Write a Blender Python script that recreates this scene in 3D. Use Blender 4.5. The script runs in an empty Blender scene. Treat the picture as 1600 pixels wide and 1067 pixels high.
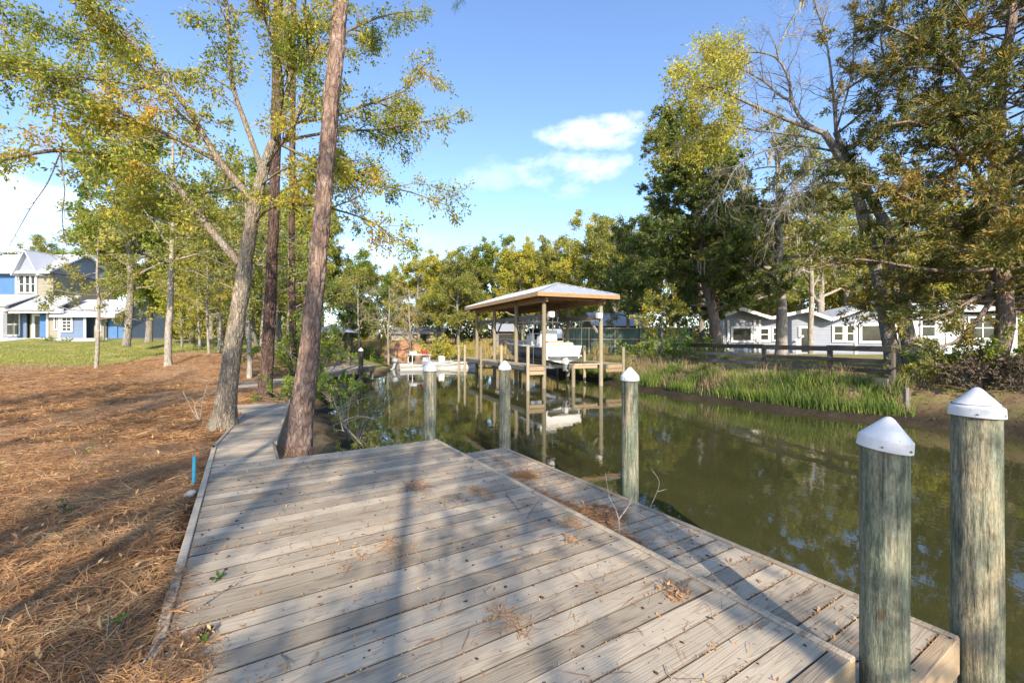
import bpy, bmesh, math, random
import numpy as np
from math import radians, sin, cos, pi
from mathutils import Vector, Matrix

C = bpy.context.scene.collection
SC = bpy.context.scene

# ------------------------------------------------------------------ camera
FPX, CX, CY, EYE = 678.0, 800.0, 530.0, 1.45      # focal length in photo pixels, principal point, eye height
cam_d = bpy.data.cameras.new('camera')
cam = bpy.data.objects.new('camera', cam_d); C.objects.link(cam)
cam.location = (0, 0, EYE); cam.rotation_euler = (radians(90), 0, 0)
cam_d.sensor_width = 36.0; cam_d.lens = FPX / 1600 * 36.0
cam_d.shift_y = (CY - 533.5) / 1600
cam_d.clip_start = 0.05; cam_d.clip_end = 2000
SC.camera = cam

# ------------------------------------------------------------------ sun and sky
SUN_EL = radians(28.0)
LX, LY = -0.17, 0.985                                # horizontal direction the light travels
sun_d = bpy.data.lights.new('sun', 'SUN'); sun_d.energy = 4.6; sun_d.angle = radians(0.6)
sun_d.color = (1.0, 0.87, 0.70)
sun = bpy.data.objects.new('sun', sun_d); C.objects.link(sun)
ldir = Vector((LX * cos(SUN_EL), LY * cos(SUN_EL), -sin(SUN_EL)))
sun.rotation_euler = ldir.to_track_quat('-Z', 'Y').to_euler()
sun.location = (0, -30, 40)

world = bpy.data.worlds.new('World'); SC.world = world; world.use_nodes = True
wn = world.node_tree; wn.nodes.clear()
def _w(t): return wn.nodes.new(t)
sky = _w('ShaderNodeTexSky'); sky.sky_type = 'NISHITA'; sky.sun_disc = False
sky.sun_elevation = SUN_EL
sky.sun_rotation = math.atan2(-LX, -LY)
sky.air_density = 1.0; sky.dust_density = 0.6; sky.ozone_density = 1.6
tc = _w('ShaderNodeTexCoord')
nrm = _w('ShaderNodeVectorMath'); nrm.operation = 'NORMALIZE'; wn.links.new(tc.outputs['Generated'], nrm.inputs[0])
nz = _w('ShaderNodeTexNoise'); nz.inputs['Scale'].default_value = 9.0; nz.inputs['Detail'].default_value = 7; nz.inputs['Roughness'].default_value = 0.58
mp = _w('ShaderNodeMapping'); mp.inputs['Scale'].default_value = (1, 1, 1.9)
wn.links.new(nrm.outputs[0], mp.inputs[0]); wn.links.new(mp.outputs[0], nz.inputs['Vector'])
# fair-weather puffs scattered round the whole sky: direction, half width, half height
PUFFS = [((.205, 1, .470), .120, .034, 1), ((.135, 1, .390), .125, .045, .80), ((-.07, 1, .375), .10, .035, .30),
         ((-1.24, 1, .27), .20, .085, 1), ((-.85, 1, .16), .30, .05, .6), ((-.10, 1, .17), .55, .06, .30), ((1.9, 1, .45), .16, .06, .9),
         ((.9, -.8, .4), .2, .07, .9), ((-1.0, -.8, .4), .22, .07, .9)]
acc = None
for (d, hw, hh, amt) in PUFFS:
    v = Vector(d).normalized(); right = Vector((v.y, -v.x, 0)).normalized(); up = right.cross(v).normalized()
    def dot(vec):
        n = _w('ShaderNodeVectorMath'); n.operation = 'DOT_PRODUCT'; n.inputs[1].default_value = vec
        wn.links.new(nrm.outputs[0], n.inputs[0]); return n.outputs['Value']
    def mth(op, a, b=None, clamp=False):
        n = _w('ShaderNodeMath'); n.operation = op; n.use_clamp = clamp
        for i, x in enumerate((a, b)):
            if x is None: continue
            if isinstance(x, (int, float)): n.inputs[i].default_value = x
            else: wn.links.new(x, n.inputs[i])
        return n.outputs[0]
    a = mth('POWER', mth('ABSOLUTE', mth('DIVIDE', dot(right), hw)), 2.0)
    b = mth('POWER', mth('ABSOLUTE', mth('DIVIDE', dot(up), hh)), 2.0)
    front = mth('GREATER_THAN', dot(v), 0.0)
    body = mth('MULTIPLY', mth('SUBTRACT', 1.15, mth('ADD', a, b)), front)
    body = mth('SUBTRACT', body, mth('MULTIPLY', mth('SUBTRACT', 1.0, front), 20.0))
    k = mth('ADD', body, mth('MULTIPLY', mth('SUBTRACT', nz.outputs['Fac'], 0.52), 6.0))
    k = mth('MULTIPLY', mth('POWER', mth('MULTIPLY', k, 0.5, True), 1.3), amt)
    acc = k if acc is None else mth('MAXIMUM', acc, k)
cl = _w('ShaderNodeMixRGB'); cl.inputs['Color2'].default_value = (7.2, 7.3, 7.5, 1)
tint = _w('ShaderNodeMixRGB'); tint.blend_type = 'MULTIPLY'; tint.inputs['Fac'].default_value = 1.0; tint.inputs['Color2'].default_value = (0.98, 1.06, 1.22, 1)
wn.links.new(sky.outputs[0], tint.inputs['Color1'])
wn.links.new(acc, cl.inputs['Fac']); wn.links.new(tint.outputs[0], cl.inputs['Color1'])
bg = _w('ShaderNodeBackground'); bg.inputs['Strength'].default_value = 0.15
wo = _w('ShaderNodeOutputWorld')
wn.links.new(cl.outputs[0], bg.inputs[0]); wn.links.new(bg.outputs[0], wo.inputs[0])

world.cycles.sampling_method = 'MANUAL'; world.cycles.sample_map_resolution = 256
vs = SC.view_settings; vs.view_transform = 'Standard'; vs.look = 'None'; vs.exposure = 0.85; vs.gamma = 1.0
SC.render.engine = 'CYCLES'
SC.cycles.max_bounces = 5; SC.cycles.diffuse_bounces = 2; SC.cycles.glossy_bounces = 2; SC.cycles.transmission_bounces = 3
SC.cycles.caustics_reflective = False; SC.cycles.caustics_refractive = False
SC.cycles.use_denoising = True

# ------------------------------------------------------------------ frames and helpers
U = np.array([-.524, .852]); Nn = np.array([.852, .524])       # along the canal side of the deck / across it
DECK_ROT = math.atan2(.524, .852)
def ST(s, t): return (float(s * U[0] + t * Nn[0]), float(s * U[1] + t * Nn[1]))
def P(px, py, Y): return np.array([(px - CX) / FPX * Y, Y, EYE - (py - CY) / FPX * Y])
WATER = -0.75

def tag(o, label=None, cat=None, group=None, kind=None):
    if label: o['label'] = label
    if cat: o['category'] = cat
    if group: o['group'] = group
    if kind: o['kind'] = kind
    return o
def empty(name, loc, rz=0.0, label=None, cat=None, group=None):
    o = bpy.data.objects.new(name, None); C.objects.link(o)
    o.location = loc; o.rotation_euler = (0, 0, rz); o.empty_display_size = 0.2
    return tag(o, label, cat, group)
def link(name, me, parent=None, loc=(0, 0, 0), rot=(0, 0, 0)):
    o = bpy.data.objects.new(name, me); C.objects.link(o)
    o.location = loc; o.rotation_euler = rot
    if parent is not None: o.parent = parent
    return o
def copy_tree(o, parent=None):
    c = o.copy(); C.objects.link(c); c.parent = parent
    for ch in list(o.children): copy_tree(ch, c)
    return c

class MB:
    """collects vertices and faces, builds one mesh"""
    def __init__(s): s.v = []; s.q = []; s.t = []; s.n = 0; s.ng = []; s.mi = []
    def add(s, V, quads=None, tris=None):
        V = np.asarray(V, float).reshape(-1, 3); s.v.append(V)
        if quads is not None and len(quads): s.q.append(np.asarray(quads, int).reshape(-1, 4) + s.n)
        if tris is not None and len(tris): s.t.append(np.asarray(tris, int).reshape(-1, 3) + s.n)
        s.n += len(V)
    def box(s, c, d, R=None):
        x, y, z = np.array(d) / 2.0
        V = np.array([[-x,-y,-z],[x,-y,-z],[x,y,-z],[-x,y,-z],[-x,-y,z],[x,-y,z],[x,y,z],[-x,y,z]])
        if R is not None: V = V @ np.asarray(R).T
        s.add(V + np.array(c), [[0,3,2,1],[4,5,6,7],[0,1,5,4],[1,2,6,5],[2,3,7,6],[3,0,4,7]]); return s
    def beam(s, p, q, w, h, up=(0, 0, 1)):
        p = np.array(p, float); q = np.array(q, float); d = q - p; L = np.linalg.norm(d); d = d / L
        up = np.array(up, float); sd = np.cross(up, d)
        if np.linalg.norm(sd) < 1e-4: sd = np.cross((0, 1, 0), d)
        sd /= np.linalg.norm(sd); u2 = np.cross(d, sd)
        s.box((p + q) / 2, (L, w, h), np.stack([d, sd, u2], 1)); return s
    def tube(s, pts, rad, n=8, cap=True, jitter=None):
        pts = np.asarray(pts, float); m = len(pts)
        rad = np.full(m, rad, float) if np.isscalar(rad) else np.asarray(rad, float)
        tg = np.gradient(pts, axis=0); tg /= (np.linalg.norm(tg, axis=1, keepdims=True) + 1e-9)
        ref = np.array([0, 0, 1.0]) if abs(tg[0][2]) < .9 else np.array([1.0, 0, 0])
        a = np.cross(ref, tg[0]); a /= np.linalg.norm(a)
        ang = np.arange(n) / n * 2 * pi; ca, sa = np.cos(ang), np.sin(ang)
        V = np.zeros((m, n, 3))
        for i in range(m):
            a = a - tg[i] * np.dot(a, tg[i]); a /= (np.linalg.norm(a) + 1e-9); b = np.cross(tg[i], a)
            V[i] = pts[i] + rad[i] * (ca[:, None] * a + sa[:, None] * b)
        idx = np.arange(m * n).reshape(m, n); nx = np.roll(idx, -1, 1)
        Q = np.stack([idx[:-1], nx[:-1], nx[1:], idx[1:]], -1).reshape(-1, 4)
        V = V.reshape(-1, 3); T = []
        if cap:
            V = np.vstack([V, pts[:1], pts[-1:]]); k = m * n
            T = [[k, (j + 1) % n, j] for j in range(n)] + [[k + 1, (m - 1) * n + j, (m - 1) * n + (j + 1) % n] for j in range(n)]
        s.add(V, Q, T); return s
    def lathe(s, prof, n=24, c=(0, 0, 0), R=None):
        prof = np.asarray(prof, float); m = len(prof); ang = np.arange(n) / n * 2 * pi
        V = np.zeros((m, n, 3)); V[:, :, 0] = prof[:, :1] * np.cos(ang); V[:, :, 1] = prof[:, :1] * np.sin(ang); V[:, :, 2] = prof[:, 1:2]
        V = V.reshape(-1, 3)
        if R is not None: V = V @ np.asarray(R).T
        idx = np.arange(m * n).reshape(m, n); nx = np.roll(idx, -1, 1)
        s.add(V + np.array(c), np.stack([idx[:-1], nx[:-1], nx[1:], idx[1:]], -1).reshape(-1, 4)); return s
    def prism(s, poly, y0, y1, axis='y'):
        """polygon in (x,z) swept along y (convex, or fan-safe)"""
        poly = np.asarray(poly, float); k = len(poly)
        V = np.zeros((2 * k, 3)); V[:k, 0] = poly[:, 0]; V[:k, 2] = poly[:, 1]; V[:k, 1] = y0; V[k:] = V[:k]; V[k:, 1] = y1
        if axis == 'x': V = V[:, [1, 0, 2]]
        if axis == 'z': V = V[:, [0, 2, 1]]
        Q = [[i, (i + 1) % k, k + (i + 1) % k, k + i] for i in range(k)]
        T = [[0, i + 1, i] for i in range(1, k - 1)] + [[k, k + i, k + i + 1] for i in range(1, k - 1)]
        s.add(V, Q, T); return s
    def mesh(s, name, mat=None, smooth=False):
        me = bpy.data.meshes.new(name)
        V = np.vstack(s.v) if s.v else np.zeros((0, 3))
        q = np.vstack(s.q) if s.q else np.zeros((0, 4), int); t = np.vstack(s.t) if s.t else np.zeros((0, 3), int)
        me.vertices.add(len(V)); me.vertices.foreach_set('co', V.astype(np.float32).ravel())
        nl = q.size + t.size; me.loops.add(nl); me.loops.foreach_set('vertex_index', np.concatenate([q.ravel(), t.ravel()]).astype(np.int32))
        me.polygons.add(len(q) + len(t))
        ls = np.concatenate([np.arange(len(q)) * 4, q.size + np.arange(len(t)) * 3]).astype(np.int32)
        me.polygons.foreach_set('loop_start', ls)
        me.polygons.foreach_set('use_smooth', np.full(len(q) + len(t), bool(smooth)))
        me.update(calc_edges=True); me.validate()
        if mat is not None: me.materials.append(mat)
        return me
    def build(s, name, mat, parent=None, loc=(0, 0, 0), rot=(0, 0, 0), smooth=False):
        return link(name, s.mesh(name, mat, smooth), parent, loc, rot)

def fix_normals(me):
    bm = bmesh.new(); bm.from_mesh(me); bmesh.ops.recalc_face_normals(bm, faces=bm.faces); bm.to_mesh(me); bm.free()
def bevel_box(name, d, w, mat, seg=1, seed=None):
    bm = bmesh.new(); bmesh.ops.create_cube(bm, size=1); bmesh.ops.scale(bm, vec=d, verts=bm.verts)
    bmesh.ops.bevel(bm, geom=bm.edges[:], offset=w, segments=seg, affect='EDGES', profile=.6)
    me = bpy.data.meshes.new(name); bm.to_mesh(me); bm.free(); me.materials.append(mat); return me

def vnoise(p, seed=0):
    """value noise in numpy, p (N,3)"""
    p = np.asarray(p, float); i = np.floor(p).astype(np.int64); f = p - i; f = f * f * (3 - 2 * f); r = 0
    for dx in (0, 1):
        for dy in (0, 1):
            for dz in (0, 1):
                h = (i[:, 0] + dx) * 374761393 + (i[:, 1] + dy) * 668265263 + (i[:, 2] + dz) * 2147483647 + seed * 974634777
                h = (h ^ (h >> 13)) * 1274126177; h = (h ^ (h >> 16)) & 0xffff
                w = (f[:, 0] if dx else 1 - f[:, 0]) * (f[:, 1] if dy else 1 - f[:, 1]) * (f[:, 2] if dz else 1 - f[:, 2])
                r = r + w * h / 65535.0
    return r
# ------------------------------------------------------------------ materials
class NT:
    def __init__(s, name):
        s.m = bpy.data.materials.new(name); s.m.use_nodes = True; s.t = s.m.node_tree; s.t.nodes.clear()
        s.out = s.n('ShaderNodeOutputMaterial')
    def n(s, typ, ins=None, **kw):
        nd = s.t.nodes.new(typ)
        for k, v in kw.items(): setattr(nd, k, v)
        for k, v in (ins or {}).items(): s.set(nd.inputs[k], v)
        return nd
    def set(s, sock, v):
        if isinstance(v, bpy.types.NodeSocket): s.t.links.new(v, sock)
        elif isinstance(v, bpy.types.Node): s.t.links.new(v.outputs[0], sock)
        elif isinstance(v, (tuple, list)) and len(v) == 3 and sock.type == 'RGBA': sock.default_value = (*v, 1)
        else: sock.default_value = v
    def coord(s, kind='Object', scale=(1, 1, 1), rnd=0.0):
        c = s.n('ShaderNodeTexCoord').outputs[kind]
        if rnd:
            oi = s.n('ShaderNodeObjectInfo')
            mv = s.n('ShaderNodeVectorMath', {0: (rnd, rnd * .37, rnd * .73)}, operation='SCALE'); s.set(mv.inputs['Scale'], oi.outputs['Random'])
            c = s.n('ShaderNodeVectorMath', {0: c, 1: mv.outputs[0]}, operation='ADD').outputs[0]
        return s.n('ShaderNodeMapping', {'Vector': c, 'Scale': scale}).outputs[0]
    def noise(s, vec, scale, detail=4, rough=.55, dist=0.0):
        return s.n('ShaderNodeTexNoise', {'Vector': vec, 'Scale': scale, 'Detail': detail, 'Roughness': rough, 'Distortion': dist}).outputs['Fac']
    def ramp(s, fac, stops, interp='LINEAR'):
        r = s.n('ShaderNodeValToRGB', {0: fac}); cr = r.color_ramp; cr.interpolation = interp
        while len(cr.elements) < len(stops): cr.elements.new(0.5)
        for e, (p, c) in zip(cr.elements, stops):
            e.position = p; e.color = (*c, 1) if not np.isscalar(c) else (c, c, c, 1)
        return r.outputs[0]
    def mix(s, fac, a, b, blend='MIX'):
        return s.n('ShaderNodeMixRGB', {'Fac': fac, 'Color1': a, 'Color2': b}, blend_type=blend).outputs[0]
    def math(s, op, a, b=0.0, clamp=False):
        return s.n('ShaderNodeMath', {0: a, 1: b}, operation=op, use_clamp=clamp).outputs[0]
    def bump(s, h, strength=.5, dist=.01):
        return s.n('ShaderNodeBump', {'Height': h, 'Strength': strength, 'Distance': dist}).outputs[0]
    def done(s, col, rough=.7, normal=None, metal=0.0, spec=.3, extra=None):
        b = s.n('ShaderNodeBsdfPrincipled', {'Base Color': col, 'Roughness': rough, 'Metallic': metal, 'Specular IOR Level': spec})
        for k, v in (extra or {}).items(): s.set(b.inputs[k], v)
        if normal is not None: s.set(b.inputs['Normal'], normal)
        s.t.links.new(b.outputs[0], s.out.inputs[0]); return s.m

def plain(name, col, rough=.6, var=.12, scale=6.0, metal=0.0, spec=.3, bump=0.0):
    m = NT(name); v = m.coord('Object', rnd=7.0); f = m.noise(v, scale, 5, .6)
    lo = tuple(c * (1 - var) for c in col); hi = tuple(min(1, c * (1 + var)) for c in col)
    c = m.ramp(f, [(.3, lo), (.7, hi)])
    return m.done(c, rough, m.bump(f, bump, .01) if bump else None, metal, spec)

def wood(name, light, mid, dark, axis=0, knots=True, stain=.5, bump=.5):
    m = NT(name)
    def sc(al, ac): 
        l = [ac, ac, ac]; l[axis] = al; return tuple(l)
    g = m.coord('Object', sc(.55, 11.0), rnd=40.0)                     # broad cathedral grain
    warp = m.noise(g, .9, 2, .5)
    rings = m.math('FRACT', m.math('MULTIPLY', warp, 19.0))
    rings = m.ramp(rings, [(0, .0), (.16, .85), (.45, 1.0), (.85, .75), (1.0, .0)])
    fib = m.noise(m.coord('Object', sc(2.5, 120.0), rnd=40.0), 1.6, 4, .7)   # fine fibre
    blot = m.noise(m.coord('Object', sc(1.3, 3.0), rnd=40.0), 1.3, 4, .6)    # weather blotches
    oi = m.n('ShaderNodeObjectInfo').outputs['Random']
    c = m.mix(rings, dark, mid); c = m.mix(m.ramp(fib, [(.34, .0), (.66, 1.0)]), m.mix(.55, c, dark), c)
    c = m.mix(m.ramp(blot, [(.40, 0.0), (.74, .55)]), c, light)
    c = m.mix(m.math('MULTIPLY', oi, .35), c, m.mix(.5, light, (.40, .33, .24)))
    c = m.mix(1.0, c, m.ramp(m.math('FRACT', m.math('MULTIPLY', oi, 7.31)), [(0, .70), (.5, .98), (1, 1.12)]), 'MULTIPLY')
    h = m.math('ADD', m.math('MULTIPLY', rings, .5), fib)
    if knots:
        kv = m.coord('Object', sc(1.6, 6.5), rnd=23.0)
        vo = m.n('ShaderNodeTexVoronoi', {'Vector': kv, 'Scale': 1.0, 'Randomness': 1.0}, voronoi_dimensions='3D').outputs['Distance']
        k = m.ramp(vo, [(.09, 1.0), (.15, .0)]); c = m.mix(m.math('MULTIPLY', k, .6), c, tuple(d * .55 for d in dark))
    dirt = m.ramp(m.noise(m.coord('Object', sc(5, 9), rnd=11.0), 2.2, 6, .7), [(.62, 0.0), (.75, stain)])
    c = m.mix(dirt, c, (.10, .08, .06))
    return m.done(c, .82, m.bump(h, bump, .003), spec=.2)

W_DECK = wood('weathered_deck_wood', (.62, .54, .415), (.51, .43, .315), (.235, .18, .125))
W_SEAM = wood('grimy_shade_toned_plank_edge', (.17, .13, .09), (.12, .09, .06), (.06, .045, .03), knots=False)  # seam grime, with shade painted in so sunlit plank edges stay dark
W_EDGE = wood('edge_board_wood', (.48, .42, .33), (.42, .34, .24), (.22, .17, .12))
W_TAN = wood('tan_lumber', (.50, .38, .24), (.42, .31, .19), (.25, .17, .10), stain=.4)
W_GREY = wood('grey_old_lumber', (.26, .25, .24), (.19, .18, .17), (.09, .085, .08))
W_DARK = wood('dark_fence_wood', (.13, .115, .10), (.085, .075, .065), (.04, .035, .03))
W_POST = wood('treated_post_wood', (.44, .39, .28), (.36, .315, .22), (.20, .17, .115), axis=2)
W_DPOST = wood('dark_post_wood', (.15, .13, .11), (.10, .09, .075), (.045, .04, .035), axis=2)
W_ROOFT = wood('orange_roof_lumber', (.52, .335, .18), (.44, .275, .145), (.27, .155, .08), stain=.3, knots=False)

def mat_piling():
    m = NT('green_treated_piling')
    a = m.noise(m.coord('Object', (5, 5, 1.1), rnd=9.0), 1.2, 6, .62, .4)
    b = m.noise(m.coord('Object', (42, 42, 3.5), rnd=9.0), 1.2, 5, .7, .2)
    d = m.noise(m.coord('Object', (3, 3, 2.2), rnd=19.0), 1.9, 6, .65, .6)
    c = m.ramp(a, [(.28, (.13, .16, .115)), (.42, (.225, .25, .175)), (.52, (.33, .32, .22)), (.62, (.42, .36, .235)), (.74, (.47, .39, .255))])
    c = m.mix(m.ramp(b, [(.38, .9), (.60, 0.0)]), c, m.mix(.75, c, (.03, .045, .035)))
    c = m.mix(m.ramp(d, [(.53, 0.0), (.68, .65)]), c, (.075, .085, .065))
    c = m.mix(m.ramp(m.noise(m.coord('Object', (14, 14, 7), rnd=5.0), 1.6, 5, .6), [(.58, 0.0), (.70, .5)]), c, (.33, .37, .31))
    fine = m.noise(m.coord('Object', (70, 70, 22), rnd=2.0), 1.5, 3, .7)
    c = m.mix(1.0, c, m.ramp(fine, [(.3, .62), (.65, 1.12)]), 'MULTIPLY')
    crk = m.noise(m.coord('Object', (26, 26, .9), rnd=14.0), 1.5, 3, .6)
    crack = m.ramp(crk, [(.30, 1.0), (.345, 0.0)])
    c = m.mix(m.math('MULTIPLY', crack, .85), c, (.02, .022, .016))
    kn = m.n('ShaderNodeTexVoronoi', {'Vector': m.coord('Object', (7, 7, 3.2), rnd=4.0), 'Scale': 1.0}).outputs['Distance']
    c = m.mix(m.ramp(kn, [(.06, .8), (.12, 0.0)]), c, (.13, .08, .045))
    h = m.math('SUBTRACT', m.math('ADD', m.math('ADD', b, m.math('MULTIPLY', a, .5)), m.math('MULTIPLY', fine, .5)), m.math('MULTIPLY', crack, 1.5))
    return m.done(c, .82, m.bump(h, 1.0, .012), spec=.2)
M_PILE = mat_piling()
def mat_cap():
    m = NT('white_plastic_cap'); v = m.coord('Object', rnd=9.0)
    c = m.mix(m.ramp(m.noise(v, 9, 6, .7), [(.45, 0.0), (.75, .45)]), (.70, .70, .71), (.46, .44, .40))
    c = m.mix(m.ramp(m.noise(v, 55, 3, .6), [(.66, 0.0), (.72, .6)]), c, (.25, .22, .18))
    return m.done(c, .42, m.bump(m.noise(v, 120, 2, .5), .15, .002), spec=.4)
M_CAP = mat_cap()
M_SCREW = plain('dull_screw_steel', (.25, .24, .23), .45, .2, 30, metal=.8)

def mat_bark(name, a, b, c, sc=(9, 9, 2.2), bump=1.0, dist=.03, mossy=None):
    m = NT(name); v = m.coord('Object', sc, rnd=3.0)
    n1 = m.noise(v, 1.3, 7, .68, .6)
    vo = m.n('ShaderNodeTexVoronoi', {'Vector': m.n('ShaderNodeVectorMath', {0: v, 1: m.n('ShaderNodeTexNoise', {'Vector': v, 'Scale': 1.5}).outputs['Color']}, operation='ADD').outputs[0], 'Scale': 1.6}, feature='DISTANCE_TO_EDGE').outputs[0]
    col = m.ramp(n1, [(.28, a), (.5, b), (.74, c)])
    crack = m.ramp(vo, [(.0, 1.0), (.10, 0.0)])
    col = m.mix(m.math('MULTIPLY', crack, .6), col, tuple(x * .55 for x in a))
    if mossy: col = m.mix(m.ramp(m.noise(m.coord('Object', (2, 2, 1), rnd=3.0), 1.4, 5, .6), [(.5, 0.0), (.68, .7)]), col, mossy)
    h = m.math('ADD', m.math('MULTIPLY', n1, .7), m.math('MULTIPLY', m.ramp(vo, [(0, 0.0), (.22, 1.0)]), .6))
    return m.done(col, .9, m.bump(h, bump, dist), spec=.15)
B_PINE = mat_bark('pine_bark', (.11, .075, .06), (.25, .17, .13), (.46, .36, .29), (7, 7, 2.8), 1.0, .02)
B_PINED = mat_bark('dark_pine_bark', (.06, .04, .035), (.13, .085, .07), (.24, .17, .135), (9, 9, 3), 1.0, .04)
B_OAK = mat_bark('oak_bark', (.13, .10, .075), (.30, .245, .18), (.48, .41, .32), (16, 16, 4.5), 1.0, .022, (.26, .26, .21))
B_GREY = mat_bark('grey_bark', (.14, .125, .11), (.27, .245, .215), (.44, .41, .37), (8, 8, 2.2), .9, .03)
B_PALE = mat_bark('pale_bark', (.20, .175, .145), (.35, .31, .26), (.50, .46, .39), (6, 6, 2), .6, .02)
B_CEDAR = mat_bark('cedar_bark', (.14, .10, .08), (.26, .20, .16), (.42, .35, .30), (12, 12, 1.6), .9, .03)

def mat_leaf(name, stops, trans=.30, clump=.9, rough=.55):
    """stops: colour ramp over a per-leaf / per-clump random value"""
    m = NT(name)
    ri = m.n('ShaderNodeNewGeometry').outputs['Random Per Island']
    oi = m.n('ShaderNodeObjectInfo').outputs['Random']
    cn = m.noise(m.coord('Object', rnd=31.0), clump, 3, .6)
    f = m.math('ADD', m.math('MULTIPLY', ri, .42), m.math('MULTIPLY', m.ramp(cn, [(.3, 0.0), (.7, 1.0)]), .50))
    f = m.math('ADD', f, m.math('MULTIPLY', m.math('SUBTRACT', oi, .5), .14))
    c = m.ramp(f, stops)
    d = m.n('ShaderNodeBsdfPrincipled', {'Base Color': c, 'Roughness': rough, 'Specular IOR Level': .25})
    t = m.n('ShaderNodeBsdfTranslucent', {'Color': m.mix(1.0, c, (1.25, 1.2, .6), 'MULTIPLY')})
    mx = m.n('ShaderNodeMixShader', {0: trans, 1: d.outputs[0], 2: t.outputs[0]})
    m.t.links.new(mx.outputs[0], m.out.inputs[0]); return m.m
L_OAK = mat_leaf('oak_leaves', [(.10, (0.095, 0.152, 0.033)), (.35, (0.213, 0.275, 0.050)), (.52, (0.370, 0.386, 0.066)), (.70, (0.582, 0.468, 0.066)), (.88, (0.582, 0.316, 0.066))], trans=.42)
L_GREEN = mat_leaf('green_leaves', [(.15, (0.084, 0.140, 0.033)), (.5, (0.224, 0.292, 0.055)), (.85, (0.448, 0.468, 0.077))], trans=.42)
L_YEL = mat_leaf('yellow_leaves', [(.12, (0.168, 0.211, 0.044)), (.4, (0.381, 0.386, 0.066)), (.65, (0.605, 0.526, 0.088)), (.9, (0.650, 0.445, 0.088))], trans=.42)
L_OLIVE = mat_leaf('olive_leaves', [(.12, (0.112, 0.140, 0.039)), (.42, (0.246, 0.269, 0.066)), (.7, (0.426, 0.398, 0.094)), (.92, (0.515, 0.386, 0.110))], trans=.42)
L_CEDAR = mat_leaf('cedar_foliage', [(.12, (0.058, 0.094, 0.031)), (.42, (0.130, 0.182, 0.046)), (.66, (0.273, 0.293, 0.065)), (.9, (0.468, 0.377, 0.091))], trans=.22, clump=1.2)
L_RUST = mat_leaf('rusty_cedar_foliage', [(.12, (0.039, 0.067, 0.025)), (.38, (0.095, 0.123, 0.034)), (.58, (0.213, 0.196, 0.045)), (.80, (0.381, 0.258, 0.067)), (.95, (0.426, 0.224, 0.067))], trans=.22, clump=.75)
L_TAN = mat_leaf('tan_twig_buds', [(.1, (.28, .22, .13)), (.5, (.40, .33, .17)), (.9, (.46, .36, .14))], trans=.2)
L_PINE = mat_leaf('pine_needles_green', [(.1, (.03, .06, .015)), (.6, (.07, .12, .03)), (.95, (.13, .18, .04))], trans=.15)
L_BUSH = mat_leaf('bush_leaves', [(.12, (.05, .10, .02)), (.5, (.13, .21, .035)), (.85, (.32, .38, .06))])
L_MOSS = mat_leaf('grey_moss', [(.1, (.22, .22, .17)), (.9, (.40, .38, .29))], trans=.2)
L_MARSH = mat_leaf('marsh_grass_blades', [(.12, (.07, .12, .03)), (.50, (.16, .23, .045)), (.78, (.27, .31, .07)), (.95, (.38, .32, .16))], trans=.3, clump=1.3)
L_STRAW = mat_leaf('dry_pine_straw', [(.10, (.16, .08, .04)), (.35, (.34, .18, .08)), (.65, (.52, .31, .14)), (.95, (.70, .50, .27))], trans=.08, clump=2.6, rough=.6)
L_DRY = mat_leaf('dry_leaf_litter', [(.1, (.20, .09, .04)), (.45, (.42, .22, .09)), (.75, (.58, .40, .20)), (.95, (.70, .58, .38))], trans=.1, clump=2.5)
L_LAWN = mat_leaf('lawn_blades', [(.12, (.14, .17, .035)), (.5, (.27, .28, .06)), (.9, (.46, .40, .13))], trans=.25, clump=.35)
L_DEAD = mat_leaf('dead_brush', [(.1, (.07, .05, .035)), (.5, (.15, .11, .075)), (.9, (.26, .20, .14))], trans=.1)
M_HULLS = plain('dark_acorn_hulls', (.045, .030, .022), .7, .3, 40)

def mat_ground():
    m = NT('ground_soil')
    at = m.n('ShaderNodeAttribute', attribute_name='zone').outputs['Color']
    sp = m.n('ShaderNodeSeparateColor', {0: at})
    v = m.coord('Object')
    n1 = m.noise(v, 1.1, 7, .65); n2 = m.noise(v, 9, 6, .7); n3 = m.noise(v, 60, 3, .7)
    mx = m.math('ADD', m.math('MULTIPLY', n2, .55), m.math('MULTIPLY', n3, .45))
    straw = m.ramp(mx, [(.30, (.15, .08, .045)), (.48, (.33, .19, .10)), (.62, (.48, .30, .16)), (.75, (.58, .42, .25))])
    straw = m.mix(m.ramp(n1, [(.46, 0.0), (.66, .55)]), straw, (.40, .31, .22))
    lawn = m.ramp(mx, [(.3, (.13, .15, .035)), (.5, (.24, .25, .06)), (.7, (.38, .34, .11))])
    lawn = m.mix(m.ramp(n1, [(.48, 0.0), (.62, .75)]), lawn, (.42, .36, .16))
    mud = m.ramp(mx, [(.3, (.018, .015, .011)), (.55, (.05, .04, .028)), (.75, (.11, .085, .06))])
    dirt = m.ramp(mx, [(.3, (.10, .07, .045)), (.5, (.22, .16, .09)), (.7, (.34, .27, .15))])
    dirt = m.mix(m.ramp(n1, [(.45, 0.0), (.60, .8)]), dirt, m.ramp(n2, [(.3, (.10, .13, .03)), (.7, (.28, .29, .07))]))
    c = m.mix(sp.outputs[0], dirt, straw); c = m.mix(sp.outputs[1], c, lawn); c = m.mix(sp.outputs[2], c, mud)
    return m.done(c, .92, m.bump(m.math('ADD', n2, n3), .7, .04), spec=.12)
M_GROUND = mat_ground()

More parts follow.
